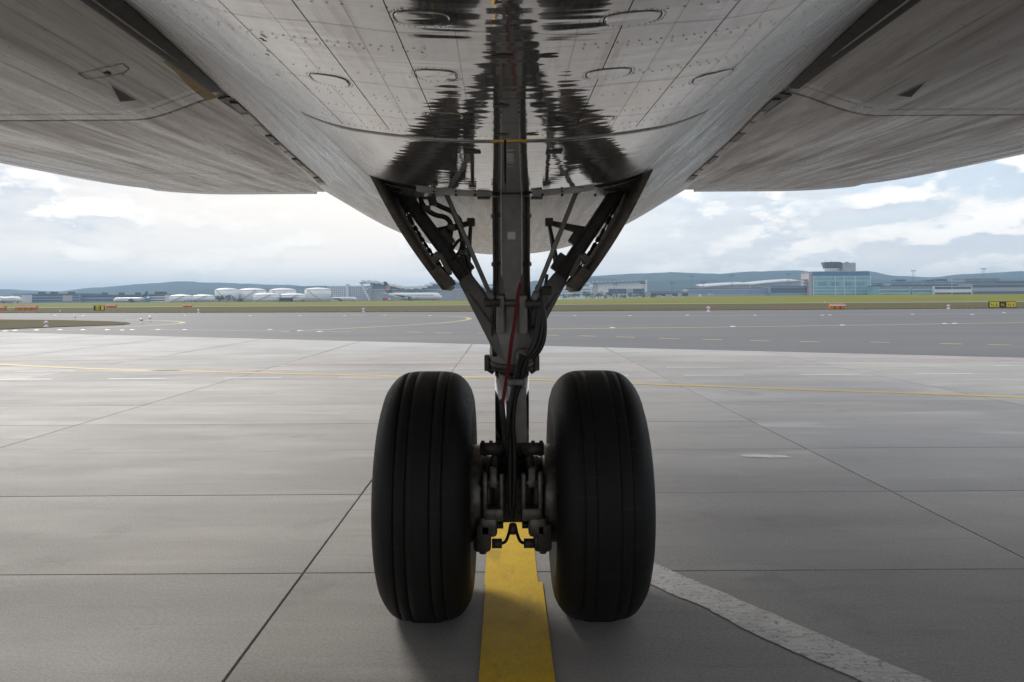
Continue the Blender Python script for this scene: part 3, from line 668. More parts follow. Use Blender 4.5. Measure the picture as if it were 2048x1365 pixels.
for s in (-1, 1):
    wy = [-3.2, -2.8, -2, -1, 0, .5, 1, 1.5] + [1.8 + .15 * i for i in range(11)] + [SEAM]
    part('wing', wing_sheet(s, wx, wy, lambda x, y: 0.95 * math.sqrt(max(0.002, (y + 3.22) / 6)) if y < 0 else 0.95), M['wing'], 'auto')
    fy = [SEAM + .014, SEAM + .03] + [3.6 + .16 * i for i in range(19)] + [6.6, 6.7, 6.76, 6.8]
    part('flap', wing_sheet(s, wx, fy, lambda x, y: lerp(0.85, 0.03, min(1, (y - SEAM) / (6.8 - SEAM)))), M['flap'], 'auto')
    # light edge strip just behind the flap, like an upper spoiler
    bm = BM()
    xa = [1.75 + .1 * i for i in range(16)]
    v0 = [bm.verts.new((s * x, 6.815, wing_z(x, 6.8) + .002)) for x in xa]; v1 = [bm.verts.new((s * x, 6.97, wing_z(x, 6.8) + .004)) for x in xa]; v2 = [bm.verts.new((s * x, 6.97, wing_z(x, 6.8) + .03)) for x in xa]
    for a, b in ((v0, v1), (v1, v2)):
        for i in range(len(xa) - 1): bm.faces.new((a[i], a[i+1], b[i+1], b[i]))
    part('spoiler_edge', bm, M['white_edge'])
    # seams across the flap
    bm = BM(); wz = wing_z
    for y0, w in ((SEAM - .10, .004), (5.35, .004), (6.15, .003), (4.4, .0022)):
        strip(bm, [(s * (root_x(y0) + .03 + .1 * i), y0 + (.12 * (1 - sm(0, 1.0, .1 * i)) if y0 > 4 else 0)) for i in range(45)], w, wz, .0012)
    for x0, y0, y1 in ((2.6, -1, SEAM - .1), (3.3, SEAM, 6.7), (2.15, 1.2, 2.6), (1.95, SEAM, 5.35), (2.5, 4.4, 6.15), (4.1, 5.35, 6.7), (1.75, 2.6, SEAM - .1)):
        strip(bm, [(s * x0, lerp(y0, y1, i / 20)) for i in range(21)], .0025, wz, .0012)
    part('wing_seam', bm, M['seam'])['kind'] = 'stuff'
    bm = BM()
    for y0, stp in ((SEAM - .125, .04), (SEAM + .05, .05), (2.45, .07), (2.95, .06), (4.37, .05), (5.32, .045), (5.38, .06), (6.13, .05)):
        dots(bm, [(s * (1.5 + stp * i), y0 + .05 * math.sin(i * .4)) for i in range(int(2.6 / stp)) if random.random() > .2], .0032, wz, .0015)
    dots(bm, [(s * random.uniform(1.4, 3.0), random.uniform(1.8, 6.5)) for _ in range(320)], .0024, wz, .0015)
    part('wing_rivet', bm, M['rivet'])['kind'] = 'stuff'
    # dark rubber seal in the wing root groove, then bare metal flap track
    bm = BM(); yy = [0.6 + .1 * i for i in range(29)]
    vs = []
    for y in yy:
        xo = root_x(y); xi = xo - .012 - .022 * sm(3.5, 1.6, y) - .012
        vs.append([bm.verts.new((s * xi, y, belly(xi, y) - .004)), bm.verts.new((s * (xo + .012), y, wing_z(xo + .012, y) - .006)), bm.verts.new((s * (xo + .03), y, wing_z(xo + .03, y) - .0025))])
    for a, b in zip(vs, vs[1:]):
        for k in (0, 1): bm.faces.new((a[k], a[k+1], b[k+1], b[k]))
    part('wing_root_seal', bm, M['seal'], 'auto')
    bm = BM(); vs = []
    for y in [SEAM + .02 + .1 * i for i in range(24)]:
        xo = root_x(y); xi = xo - .05
        vs.append([bm.verts.new((s * xi, y, belly(xi, y) - .003)), bm.verts.new((s * (xo + .005), y, wing_z(xo, y) + .03))])
    for a, b in zip(vs, vs[1:]): bm.faces.new((a[0], a[1], b[1], b[0]))
    part('flap_gap_seal', bm, M['bay'], 'auto')
    # spring seal and track pieces
    for i in range(26):
        bm = BM(); y = SEAM + .03 + .022 * i; xo = root_x(y); beam(bm, (s * (xo - .035), y, wing_z(xo, y) - .006), (s * (xo + .03), y + .008, wing_z(xo + .02, y) - .008), .008, .012); part('spring_coil', bm, M['steel'])
    for i in range(11):
        y = SEAM + .1 + .19 * i; xo = root_x(y) - .012 - .01 * random.random(); L_ = random.uniform(.14, .185); z = min(belly(xo, y), wing_z(xo, y)) - .001
        bm = BM(); y2 = y + L_; xo2 = root_x(y2) - .015; beam(bm, (s * xo, y, z), (s * xo2, y2, min(belly(xo2, y2), wing_z(xo2, y2)) - .001), random.uniform(.03, .05), .03, up=Vector((0, 0, 1)), bev=.004)
        part('flap_track_cover', bm, M['bay_wall'] if i % 3 else M['steel'])
    # triangular flush inlet
    tp = ((222, 170), (240, 203), (273, 200)) if s < 0 else ((1850, 165), (1822, 194), (1796, 191))
    tp = [hit(px, py, wing_z) for px, py in tp]; bm = BM()
    c = (sum(p[0] for p in tp) / 3, sum(p[1] for p in tp) / 3)
    o_ = [bm.verts.new((x, y, wing_z(x, y) - .002)) for x, y in tp]; i_ = [bm.verts.new((c[0] + (x - c[0]) * .8, c[1] + (y - c[1]) * .8, wing_z(x, y) - .001)) for x, y in tp]
    bm.faces.new(o_)
    part('air_inlet', bm, M['seam'])
    bm = BM(); strip(bm, [(c[0] + (x - c[0]) * 1.12, c[1] + (y - c[1]) * 1.12) for x, y in tp + tp[:1]], .004, wing_z, .0016); part('inlet_rim', bm, M['wing'])
# outlined hatch and yellow primer on the wing at the left
bm = BM(); hp = [hit(px, py, wing_z) for px, py in ((157, 147), (200, 137), (245, 127), (258, 137), (248, 146), (215, 153), (175, 158), (157, 147))]
strip(bm, hp, .004, wing_z, .0016); part('hatch_outline', bm, M['seam'])
hc = hit(213, 147, wing_z); bm = BM(); bbox(bm, hc[0] - .012, hc[0] + .012, hc[1] - .014, hc[1] + .014, wing_z(*hc) - .003, wing_z(*hc) + .006, .002); part('hatch_latch', bm, M['seam'])
bm = BM(); vs = []
for y in [2.95 + .06 * i for i in range(10)]:
    xo = root_x(y) + .03; w = .015 + .035 * sm(2.95, 3.4, y); vs.append([bm.verts.new((-q, y, wing_z(q, y) - .0016)) for q in (xo, xo + w)])
for a, b in zip(vs, vs[1:]): bm.faces.new((a[0], a[1], b[1], b[0]))
part('primer_patch', bm, M['yellow_primer'])
# ------------------------------------------------------------------ landing gear (parts of the airliner)
GX = 0.03
def ys(z): return 3.93 + (2.3 - z) * 0.205
def sp(z, dx=0.0, dy=0.0): return Vector((GX + dx, ys(z) + dy, z))
def zpix(py, Y): return HC + ray(1020, py)[1] * Y
sax = (sp(0.6) - sp(2.4)).normalized()
def slathe(name, prof, m, n=40, smooth='auto'):
    """profile of (z, radius) round the strut axis"""
    bm = BM(); top = sp(prof[0][0]); pr = [((sp(z) - top).length, r) for z, r in prof]
    lathe(bm, pr, top, sax, n); return part(name, bm, m, smooth)
slathe('strut', [(2.47, .100), (1.79, .100), (1.75, .112), (1.55, .118), (1.48, .122), (1.44, .118), (1.43, .112)], M['strut'])
slathe('gland_ring', [(1.452, .120), (1.448, .127), (1.42, .127), (1.412, .12), (1.405, .11)], M['strut_dark'])
for k in range(20):
    bm = BM(); t = 2 * PI * k / 20; p = sp(1.41) + Vector((math.cos(t) * .114, math.sin(t) * .114, 0)); rod(bm, p, p + Vector((0, 0, -.018)), .008, n=6); part('gland_bolt', bm, M['steel'])
slathe('piston', [(1.44, .094), (1.00, .094), (0.80, .094)], M['chrome'])
for s in (-1, 1):      # side lugs on the gland
    bm = BM(); bbox(bm, GX + s * .136 - .014, GX + s * .136 + .014, ys(1.42) - .04, ys(1.42) + .04, 1.385, 1.47, .005); beam(bm, sp(1.375, s * .10), sp(1.40, s * .134), .03, .04, bev=.005); part('gland_lug', bm, M['strut_dark'])
# flat actuator in front of the strut with rounded lower fork
fy = -.135
bm = BM()
pl = [(-.052, 2.36), (.052, 2.36), (.052, 1.90), (.040, 1.85), (.030, 1.80), (.030, 1.69), (-.030, 1.69), (-.030, 1.80), (-.040, 1.85), (-.052, 1.90)]
front = [bm.verts.new(sp(z, x, fy)) for x, z in pl]; back = [bm.verts.new(sp(z, x, fy + .07)) for x, z in pl]
bm.faces.new(front); bm.faces.new(back)
for i in range(len(pl)): bm.faces.new((front[i], front[(i+1) % len(pl)], back[(i+1) % len(pl)], back[i]))
bmesh.ops.bevel(bm, geom=bm.edges[:], offset=.005, segments=2, affect='EDGES')
part('lock_actuator', bm, M['strut'], 'auto')
for x in (-.0525, .0525): bm = BM(); beam(bm, sp(2.34, x, fy - .001), sp(1.90, x, fy - .001), .005, .012); part('edge_highlight', bm, M['bay_wall'])  # pale strips stand in for the highlight on the plate's bevelled edges
bm = BM(); bbox(bm, GX - .02, GX + .02, ys(2.1) + fy - .004, ys(2.1) + fy + .004, 2.08, 2.13, .002); part('placard', bm, M['bay_wall'])
for x, r_ in ((-.088, .008), (-.076, .006), (.085, .009), (.072, .006)): bm = BM(); tube(bm, [sp(2.38, x, -.07), sp(2.0, x, -.075), sp(1.85, x * 1.04, -.08), sp(1.62, x * 1.2, -.085), sp(1.47, x * 1.1, -.09)], r_, 8, 4); part('fluid_line', bm, M['strut_dark'], True)
for z in (2.2, 1.95): bm = BM(); lathe(bm, [(0, .103), (.004, .108), (.02, .108), (.024, .103)], sp(z), (0, 0, 1), 32); part('line_clamp', bm, M['steel'], 'auto')
for x in (-.060, .060): bm = BM(); beam(bm, sp(1.60, x, fy + .02), sp(1.80, x, fy + .02), .042, .085, bev=.01); part('fork_lug', bm, M['strut'])
bm = BM(); rod(bm, sp(1.755, -.125, fy), sp(1.755, .125, fy), .02); rod(bm, sp(1.755, -.1, fy), sp(1.755, -.09, fy), .034); rod(bm, sp(1.755, .09, fy), sp(1.755, .1, fy), .034); part('fork_pin', bm, M['steel'])
# V braces from the bay corners down into the strut
for s, T, B_ in ((-1, (790, 364), (1003, 655)), (1, (1249, 360), (1054, 655))):
    a = P(T[0], T[1], 4.10); b = P(B_[0], B_[1], 4.02)
    d = (b - a).normalized(); perp = Vector((d.z, 0, -d.x))
    bm = BM(); beam(bm, a, b, .054, .05, bev=.006, up=Vector((0, 1, 0))); 
    part('side_brace', bm, M['strut_dark'])
    for off in (-.031, .031):
        bm = BM(); beam(bm, a + perp * off, b + perp * off, .012, .11, bev=.004); part('brace_flange', bm, M['strut_dark'])
    # forged gusset where the brace meets the strut
    k1 = a.lerp(b, .66)
    bm = BM(); q = [k1 + perp * .062, k1 - perp * .062, Vector((GX, 0, 1.50)), Vector((GX, 0, 1.70))]
    e0, e1 = (k1 + perp * .040), (k1 - perp * .040)
    lowv, hiv = (e0, e1) if e0.z < e1.z else (e1, e0)
    poly = [(hiv.x, hiv.z), (lowv.x, lowv.z), (GX + s * .108, 1.52), (GX + s * .03, 1.42), (GX + s * .02, 1.70), (GX + s * .09, 1.74)]
    prism(bm, poly, 3.985, 4.06); bmesh.ops.bevel(bm, geom=bm.edges[:], offset=.008, segments=2, affect='EDGES'); part('brace_gusset', bm, M['gusset'], 'auto')
    # clamps
    for t in (.42, .60): bm = BM(); c = a.lerp(b, t) - perp * (.045 if perp.z < 0 else -.045); beam(bm, c - d * .05, c + d * .05, .06, .05, bev=.008); part('brace_clamp', bm, M['strut_dark'])
    # bracket arm with a thin tie rod
    m0 = a.lerp(b, .36); m1 = P(942 if s < 0 else 1098, 446, 4.15); m2 = a.lerp(b, .66)
    bm = BM(); beam(bm, m0, m1, .05, .03, bev=.004, w2=.025); part('bracket_arm', bm, M['strut_dark'])
    bm = BM(); rod(bm, m1, m2, .010, n=8); part('bracket_tie', bm, M['strut_dark']); bm = BM(); rod(bm, m1 + Vector((0, .05, 0)), m2 + Vector((-s * .02, .05, .02)), .007, n=8); part('bracket_tie', bm, M['strut_dark']); bm = BM(); bbox(bm, m1.x - .022, m1.x + .022, m1.y - .03, m1.y + .03, m1.z - .02, m1.z + .025, .006); part('bracket_joint', bm, M['strut_dark'])
    # slim grey spring rods
    ta, tb = (P(886, 374, 3.80), P(984, 598, 3.88)) if s < 0 else (P(1158, 371, 3.80), P(1067, 600, 3.88))
    bm = BM(); rod(bm, ta, tb, .0125, n=12); rod(bm, ta, ta.lerp(tb, .06), .02, n=10); rod(bm, ta.lerp(tb, .93), tb, .018, n=10); part('spring_rod', bm, M['strut'], 'auto')
    bm = BM(); rod(bm, ta + Vector((-.02, 0, 0)), ta + Vector((.02, 0, 0)), .026, n=12); part('rod_end', bm, M['strut_dark'], 'auto'); bm = BM(); rod(bm, tb + Vector((-.04, 0, -.02)), tb + Vector((.04, 0, -.02)), .022, n=12); part('rod_end', bm, M['strut_dark'], 'auto')
    # gear door seen edge on
    if s < 0: t0, t1 = P(733, 338, 3.70), P(884, 580, 3.72)
    else: t0, t1 = P(1309, 334, 3.70), P(1160, 583, 3.72)
    dd = (t1 - t0).normalized(); nn = Vector((dd.z, 0, -dd.x)); nn = nn if nn.x * s < 0 else -nn       # towards the strut
    N = 26; bm = BM(); rows = []
    Lg = (t1 - t0).length
    for i in range(N + 1):
        t = i / N; c = t0 + dd * (Lg * t); bow = .022 * math.sin(PI * t); c = c - nn * bow
        th = .032 + .012 * sm(.25, 0, t); wv = .003 * math.sin(i * 2.1) + random.uniform(-.002, .003)
        rows.append([bm.verts.new(p) for p in (c, c + nn * th, c + nn * (th + wv) + Vector((0, .58, 0)), c + Vector((0, .58, 0)))])
    for A, B2 in zip(rows, rows[1:]):
        for k in range(4): bm.faces.new((A[k], A[(k+1) % 4], B2[(k+1) % 4], B2[k]))
    bm.faces.new(rows[0]); bm.faces.new(rows[-1])
    gd = part('gear_door', bm, M['door_in'], 'auto')
    bm = BM()                                      # ragged rubber along the far inner edge, stiffener ribs
    for i in range(34):
        t = .06 + .9 * i / 34; c = t0 + dd * (Lg * t) - nn * (.022 * math.sin(PI * t)) + Vector((0, .56, 0)) + nn * .042
        w = random.uniform(.008, .024); beam(bm, c, c + dd * (Lg * .035), w, .03)
    part('door_seal', bm, M['door_in'], parent=None)
    for t in (.22, .45, .68, .88):
        c = t0 + dd * (Lg * t) + nn * (.022 - .022 * math.sin(PI * t)); bm = BM(); beam(bm, c + Vector((0, .03, 0)), c + Vector((0, .56, 0)), .012, .03); part('door_rib', bm, M['door_in'])
    e = t0 + dd * (Lg * .985)
    bm = BM()
    for (p0, p1, w) in ((e - dd * .10 + nn * .03, e + nn * .045, .05), (e + nn * .02, e + dd * .012 + nn * .075, .026), (e - dd * .13 + nn * .04, e - dd * .15 + nn * .085, .035), (e - dd * .15 + nn * .085, e - dd * .03 + nn * .075, .022)):
        beam(bm, p0, p1, w, .07, bev=.006)
    part('door_latch', bm, M['door_in'])
    # dark beam ends up in the bay beside the door
    bm = BM(); c = P(812 if s < 0 else 1240, 366, 3.88); bbox(bm, c.x - .11, c.x + .11, 3.85, 3.95, c.z - .035, c.z + .08, .01); part('bay_beam', bm, M['bay'])
# hydraulic hoses on the left brace
for pts, r in (([(848, 384), (842, 400), (852, 418), (870, 430), (892, 436), (902, 452), (900, 480), (903, 505)], .014), ([(856, 384), (862, 402), (882, 414), (905, 425), (915, 445), (923, 470), (928, 500), (930, 520), (940, 545)], .014),
               ([(905, 425), (920, 440), (924, 470), (921, 500), (905, 520)], .010), ([(900, 505), (920, 480), (930, 500), (938, 540), (950, 570)], .009)):
    bm = BM(); tube(bm, [P(x, y, 4.0 + .01 * i) for i, (x, y) in enumerate(pts)], r); part('hydraulic_hose', bm, M['hose'], True)
for x, y in ((853, 418), (866, 406), (902, 455), (925, 506), (928, 478)): bm = BM(); c = P(x, y, 3.98); bbox(bm, c.x - .02, c.x + .02, c.y - .02, c.y + .02, c.z - .016, c.z + .016, .005); part('hose_clip', bm, M['strut_dark'])
# hoses that loop out on the right side of the strut
for pts, r in (([(1076, 570), (1081, 620), (1076, 660), (1066, 695), (1048, 720)], .013), ([(1082, 590), (1086, 630), (1083, 668), (1072, 700), (1050, 722)], .011), ([(1083, 600), (1090, 640), (1088, 680), (1076, 706), (1058, 718)], .010), ([(1074, 575), (1076, 630), (1070, 680), (1056, 708)], .012)):
    bm = BM(); tube(bm, [P(x, y, 3.90) for x, y in pts], r); part('brake_hose', bm, M['hose'], True)
for k, pts in enumerate(([(1048, 712), (1040, 735), (1034, 762), (1022, 800), (1018, 850), (1020, 900), (1020, 1000), (1023, 1035)], [(1056, 716), (1048, 740), (1042, 765), (1030, 800), (1026, 850), (1029, 900), (1028, 1000), (1024, 1035)], [(1042, 710), (1036, 735), (1030, 762), (1018, 830), (1014, 880)])):
    bm = BM(); tube(bm, [P(x, y, lerp(3.86, 4.02, i / 7)) for i, (x, y) in enumerate(pts)], .0125); part('brake_hose', bm, M['hose'], True)
c = P(1032, 764, 3.90); bm = BM(); bbox(bm, c.x - .045, c.x + .045, c.y - .03, c.y + .05, c.z - .018, c.z + .018, .006); part('hose_clamp', bm, M['steel'])
c = P(1046, 716, 3.92); bm = BM(); rod(bm, c + Vector((0, .05, .02)), c + Vector((0, -.02, -.01)), .035, n=16); part('hose_union', bm, M['strut'], 'auto')
c = P(1092, 565, 4.0); bm = BM(); rod(bm, P(1090, 580, 4.0), P(1094, 549, 4.0), .009, n=8); bbox(bm, c.x - .03, c.x + .03, c.y - .02, c.y + .02, c.z - .07, c.z - .02, .008); part('proximity_sensor', bm, M['strut_dark'])
bm = BM(); beam(bm, P(1036, 775, 3.99), P(1037, 885, 4.06), .085, .03, bev=.008, w2=.10); part('torque_link', bm, M['strut'], 'auto')
bm = BM(); beam(bm, P(1003, 800, 4.0), P(1010, 880, 4.06), .03, .03, bev=.006); part('torque_link', bm, M['strut_dark'], 'auto')
# axle housing and torque links
AZ, AY = 0.655, 4.345
bm = BM(); bbox(bm, GX - .12, GX + .12, AY - .16, AY + .15, AZ - .135, AZ + .26, .03)
part('axle_housing', bm, M['strut_dark'], 'auto')
bm = BM(); rod(bm, (GX - .30, AY, AZ), (GX + .30, AY, AZ), .085, n=32); part('axle', bm, M['steel'], 'auto')
bm = BM(); c = P(1024, 880, 4.12); rod(bm, c + Vector((0, -.02, 0)), c + Vector((0, .12, 0)), .058, n=28); part('axle_cap', bm, M['steel'], 'auto')
for s in (-1, 1):
    bm = BM(); c0 = P(1024 + s * 42, 898, 4.15)
    rod(bm, c0 + Vector((-.06, 0, .0)), c0 + Vector((.06, 0, 0)), .035, n=14)
    for k in (-.045, 0, .045): rod(bm, c0 + Vector((k, 0, .02)), c0 + Vector((k, 0, .045)), .010, n=8)
    part('link_bolt', bm, M['strut_dark'], 'auto')
    # U shaped fork of the brake torque arm
    bm = BM(); cx_ = GX + s * .105
    for k in (-.046, .046): beam(bm, (cx_ + k, 4.10, AZ + .17), (cx_ + k, 4.08, AZ - .02), .026, .06, up=Vector((0, 1, 0)), bev=.008)
    bbox(bm, cx_ - .06, cx_ + .06, 4.05, 4.12, AZ - .085, AZ - .01, .02)
    bbox(bm, cx_ + s * .03 - .05, cx_ + s * .03 + .05, 4.05, 4.16, AZ - .17, AZ - .06, .02)
    part('torque_fork', bm, M['steel'], 'auto')
    bm = BM(); beam(bm, (cx_, 4.11, AZ + .20), (cx_, 4.09, AZ + .09), .045, .05, bev=.012); rod(bm, (cx_ - .07, 4.09, AZ + .12), (cx_ + .07, 4.09, AZ + .12), .018, n=10); part('torque_rod', bm, M['steel'], 'auto')
    # lower brake piston lumps
    bm = BM(); lx = GX + s * .165
    bbox(bm, lx - .05, lx + .045, 4.06, 4.2, AZ - .255, AZ - .16, .02); rod(bm, (lx, 4.12, AZ - .25), (lx, 4.12, AZ - .275), .02, n=10); rod(bm, (lx - s * .05, 4.10, AZ - .215), (lx - s * .105, 4.10, AZ - .215), .026, n=12); bbox(bm, lx - .035, lx + .045, 4.05, 4.1, AZ - .24, AZ - .10, .012)
    part('brake_valve', bm, M['strut_dark'], 'auto')
    bm = BM(); tube(bm, [(lx - s * .10, 4.10, AZ - .215), (lx - s * .125, 4.09, AZ - .20), (GX + s * .022, 4.07, AZ - .15), (GX + s * .012, 4.06, AZ - .10)], .0085); part('brake_hose', bm, M['hose'], True)
    bm = BM(); bbox(bm, GX + s * .07 - .018, GX + s * .07 + .018, 4.18, 4.25, AZ - .16, AZ - .13, .004); part('jack_pad', bm, M['strut_dark'])
bm = BM(); c = Vector((GX, 4.06, AZ - .125)); rod(bm, c + Vector((0, 0, .03)), c + Vector((0, 0, -.025)), .018, n=12); part('hose_union', bm, M['strut_dark'], 'auto')
# wheels
def tyre_profile(groove, gd):
    """(x across, radius) : rounded shoulders, four tread grooves"""
    W, R0 = .262, .692
    pr = []
    for i in range(15):                            # inner bead to shoulder, one side
        t = i / 14; a = t * PI * .5
        pr.append((-W * (0.72 + .28 * math.sin(PI * min(1, t * .72))), lerp(.34, R0 - .085, t)))
    outl = []
    crown = lambda x: R0 - .128 * abs(x / W) ** 4.4
    for i in range(9):
        t = i / 8; a = lerp(0, 1, t); x0, r0 = pr[-1]
        ang = lerp(.12, PI / 2 * .62, t)
    xs2 = [-.250, -.242, -.230, -.215, -.20, -.185, -.165]
    body = []
    for x in [-.258, -.254, -.247, -.237, -.224, -.208, -.19, -.165]: body.append((x, crown(x)))
    for gx in (-.145, -.073, .062, .128):
        pass
    gx = [-.128, -.065, .062, .125]
    full = [( -.258, crown(-.258))]
    xx = -.25
    stops = sorted([-.25, -.24, -.225, -.205, -.185, -.16, -.1, -.03, 0, .03, .1, .16, .185, .205, .225, .24, .25] )
    pts = [(x, crown(x)) for x in stops if all(abs(x - g) > groove * 1.6 for g in gx)]
    for g in gx:
        r = crown(g); pts += [(g - groove, r), (g - groove * .7, r - gd), (g + groove * .7, r - gd), (g + groove, r)]
    pts.sort(key=lambda p: p[0])
    side = [(-.20, .335), (-.235, .39), (-.262, .46), (-.268, .51), (-.264, .545)]
    return [(x * .94, r) for x, r in side + pts + [(-x, r) for x, r in side[::-1]]]
for s, px, gw, gdep, lab in ((-1, 844.5, .0042, .013, 'tyre with four deep tread grooves'), (1, 1205, .0022, .006, 'worn tyre with shallow tread grooves')):
    wc = Vector(((px - CX) / F * (AY - .42) + (-.004 if s < 0 else .0), AY, AZ + .01))
    bm = BM(); lathe(bm, [(-.17, .0), (-.17, .12), (-.15, .2), (-.19, .30), (-.2, .345), (.2, .345), (.19, .30), (.15, .2), (.17, .12), (.17, 0)], wc, (1, 0, 0), 48)
    wh = part('wheel', bm, M['steel'], 'auto')
    bm = BM(); lathe(bm, tyre_profile(gw, gdep), wc, (1, 0, 0), 128)
    for v in bm.verts:                             # flattened contact with a slight bulge
        if v.co.z < 0.014:
            v.co.z = 0.002; v.co.x = wc.x + (v.co.x - wc.x) * 1.015
        elif v.co.z < .14: v.co.x = wc.x + (v.co.x - wc.x) * (1 + .05 * sm(.14, 0, v.co.z))
    ty = part('tyre', bm, M['tyre'], 'auto', parent=wh); ty['label'] = lab
    bm = BM()                                      # mould hairs and raised sidewall ribs
    for k in range(70):
        t = random.uniform(-.4, PI + .4); x = random.choice((-.235, .235)) + random.uniform(-.012, .012); r = .692 - .128 * abs(x / .262) ** 4.4
        p = wc + Vector((x * .94, math.cos(t) * r, math.sin(t) * r)); q = wc + Vector((x * .955, math.cos(t) * (r + .007), math.sin(t) * (r + .007))); rod(bm, p, q, .0007, n=4)
    o = part('mould_hair', bm, M['tyre_wall'], parent=wh); o['kind'] = 'stuff'
    # brake pack inside the wheel
    xin = wc.x - s * .262; bm = BM()
    x_a, x_b = sorted((xin + s * .06, xin - s * .045)); lathe(bm, [(0, .21), (0, .262), (.015, .275), (x_b - x_a - .012, .275), (x_b - x_a, .262), (x_b - x_a, .12)], (x_a, AY, AZ), (1, 0, 0), 44); part('brake_disc', bm, M['steel'], 'auto')
    for k in range(18):
        bm = BM(); t = 2 * PI * k / 18; p = Vector((xin - s * .045, AY + math.cos(t) * .235, AZ + math.sin(t) * .235)); rod(bm, p, p - Vector((s * .02, 0, 0)), .014, n=8); part('brake_bolt', bm, M['strut_dark'])
    bm = BM(); lathe(bm, [(0, .10), (0, .2), (.03, .215), (.06, .19), (.06, .1)], (min(xin - s * .045, xin - s * .105), AY, AZ), (1, 0, 0), 36); part('brake_housing', bm, M['strut_dark'], 'auto')
# red streamer tied to the gear: a thing of its own
bm = BM(); pts = spline([P(x, y, yy) for x, y, yy in ((1041, 565, 3.75), (1036, 590, 3.76), (1030, 640, 3.80), (1022, 690, 3.85), (1016, 740, 3.90), (1008, 790, 3.93), (1004, 808, 3.945))], 6); vs = []
for i, p in enumerate(pts):
    w = .010 * (0.6 + .4 * min(1, i / 6)); tw = .35 * math.sin(i * .35)
    q = Vector((math.cos(tw) * w, math.sin(tw) * w, 0)); vs.append([bm.verts.new(p + q), bm.verts.new(p - q), bm.verts.new(p - q + Vector((0, .003, 0))), bm.verts.new(p + q + Vector((0, .003, 0)))])
for a, b in zip(vs, vs[1:]):
    for k in range(4): bm.faces.new((a[k], a[(k+1) % 4], b[(k+1) % 4], b[k]))
tag(obj('red_streamer', bm, M['red'], smooth=False), 'red fabric safety streamer hanging down the front of the landing gear strut', 'streamer')

# ------------------------------------------------------------------ background: airfield furniture
def local(name, bm, m, root, smooth=False):
    o = obj(name, bm, m, root, smooth); return o
M['glass_dark'] = mat('dark_window_glass', (0.03, 0.04, 0.055), rough=0.12)
M['glass_teal'] = mat('teal_glass_cladding', (0.24, 0.50, 0.52), (0.16, 0.40, 0.45), rough=0.2, nscale=.2)
M['glass_blue'] = mat('blue_glass_band', (0.04, 0.13, 0.26), rough=0.2)
M['b_grey'] = mat('grey_cladding', (0.40, 0.41, 0.44), (0.33, 0.34, 0.38), rough=.5, nscale=.1)
M['b_blue'] = mat('blue_grey_cladding', (0.22, 0.29, 0.42), (0.17, 0.23, 0.35), rough=.5, nscale=.08)
M['b_white'] = mat('white_cladding', (0.80, 0.81, 0.83), (0.72, 0.74, 0.77), rough=.45, nscale=.15)
M['b_pink'] = mat('pinkish_panel', (0.50, 0.42, 0.42), rough=.6)
M['b_brown'] = mat('brown_panel', (0.22, 0.18, 0.16), rough=.6)
M['b_dark'] = mat('dark_plant_box', (0.06, 0.065, 0.08), rough=.6)
M['roof_silver'] = mat('silver_roof', (0.66, 0.67, 0.69), (0.5, 0.52, 0.56), rough=.35, nscale=.2, scale=(1, .1, 1))
M['tank'] = mat('white_tank_paint', (0.84, 0.85, 0.87), (0.76, 0.78, 0.82), rough=.4, nscale=.3, scale=(1, 1, .2))
M['ac_white'] = mat('white_aircraft_paint', (0.78, 0.79, 0.80), rough=.25)
M['navy'] = mat('navy_tail_paint', (0.012, 0.03, 0.14), rough=.3)
M['gold'] = mat('gold_emblem', (0.72, 0.36, 0.03), rough=.4)
M['orange'] = mat('orange_paint', (0.62, 0.20, 0.03), (0.5, 0.16, 0.03), rough=.5)
M['orange_dull'] = mat('orange_lettering', (0.55, 0.32, 0.16), rough=.5)
M['sign_yellow'] = mat('sign_yellow', (0.70, 0.56, 0.02), rough=.4)
M['black'] = mat('black_paint', (0.012, 0.012, 0.012), rough=.5)
M['mast'] = mat('mast_steel', (0.20, 0.21, 0.24), rough=.5, metal=.3)
M['leaf'] = mat('tree_leaves', (0.07, 0.11, 0.05), (0.10, 0.15, 0.07), rough=.9, nscale=.4, spec=.1)
M['leaf_dark'] = mat('dark_tree_leaves', (0.03, 0.05, 0.025), (0.05, 0.075, 0.035), rough=.9, nscale=.4, spec=.1)
M['bark'] = plain('tree_bark', (.06, .05, .04), .9)
M['pink'] = mat('pink_lamp_glass', (0.65, 0.45, 0.60), rough=.3)
GZ = -0.3
def site(name, px, Y, label, cat, group=None, z=GZ):
    a, _ = ray(px, HY); return empty(name, (a * Y, Y, z), 0, label, cat, group)
def sx(px0, px1, Y): return (px1 - px0) / F * Y
def top(px, py, Y): return P(px, py, Y).z
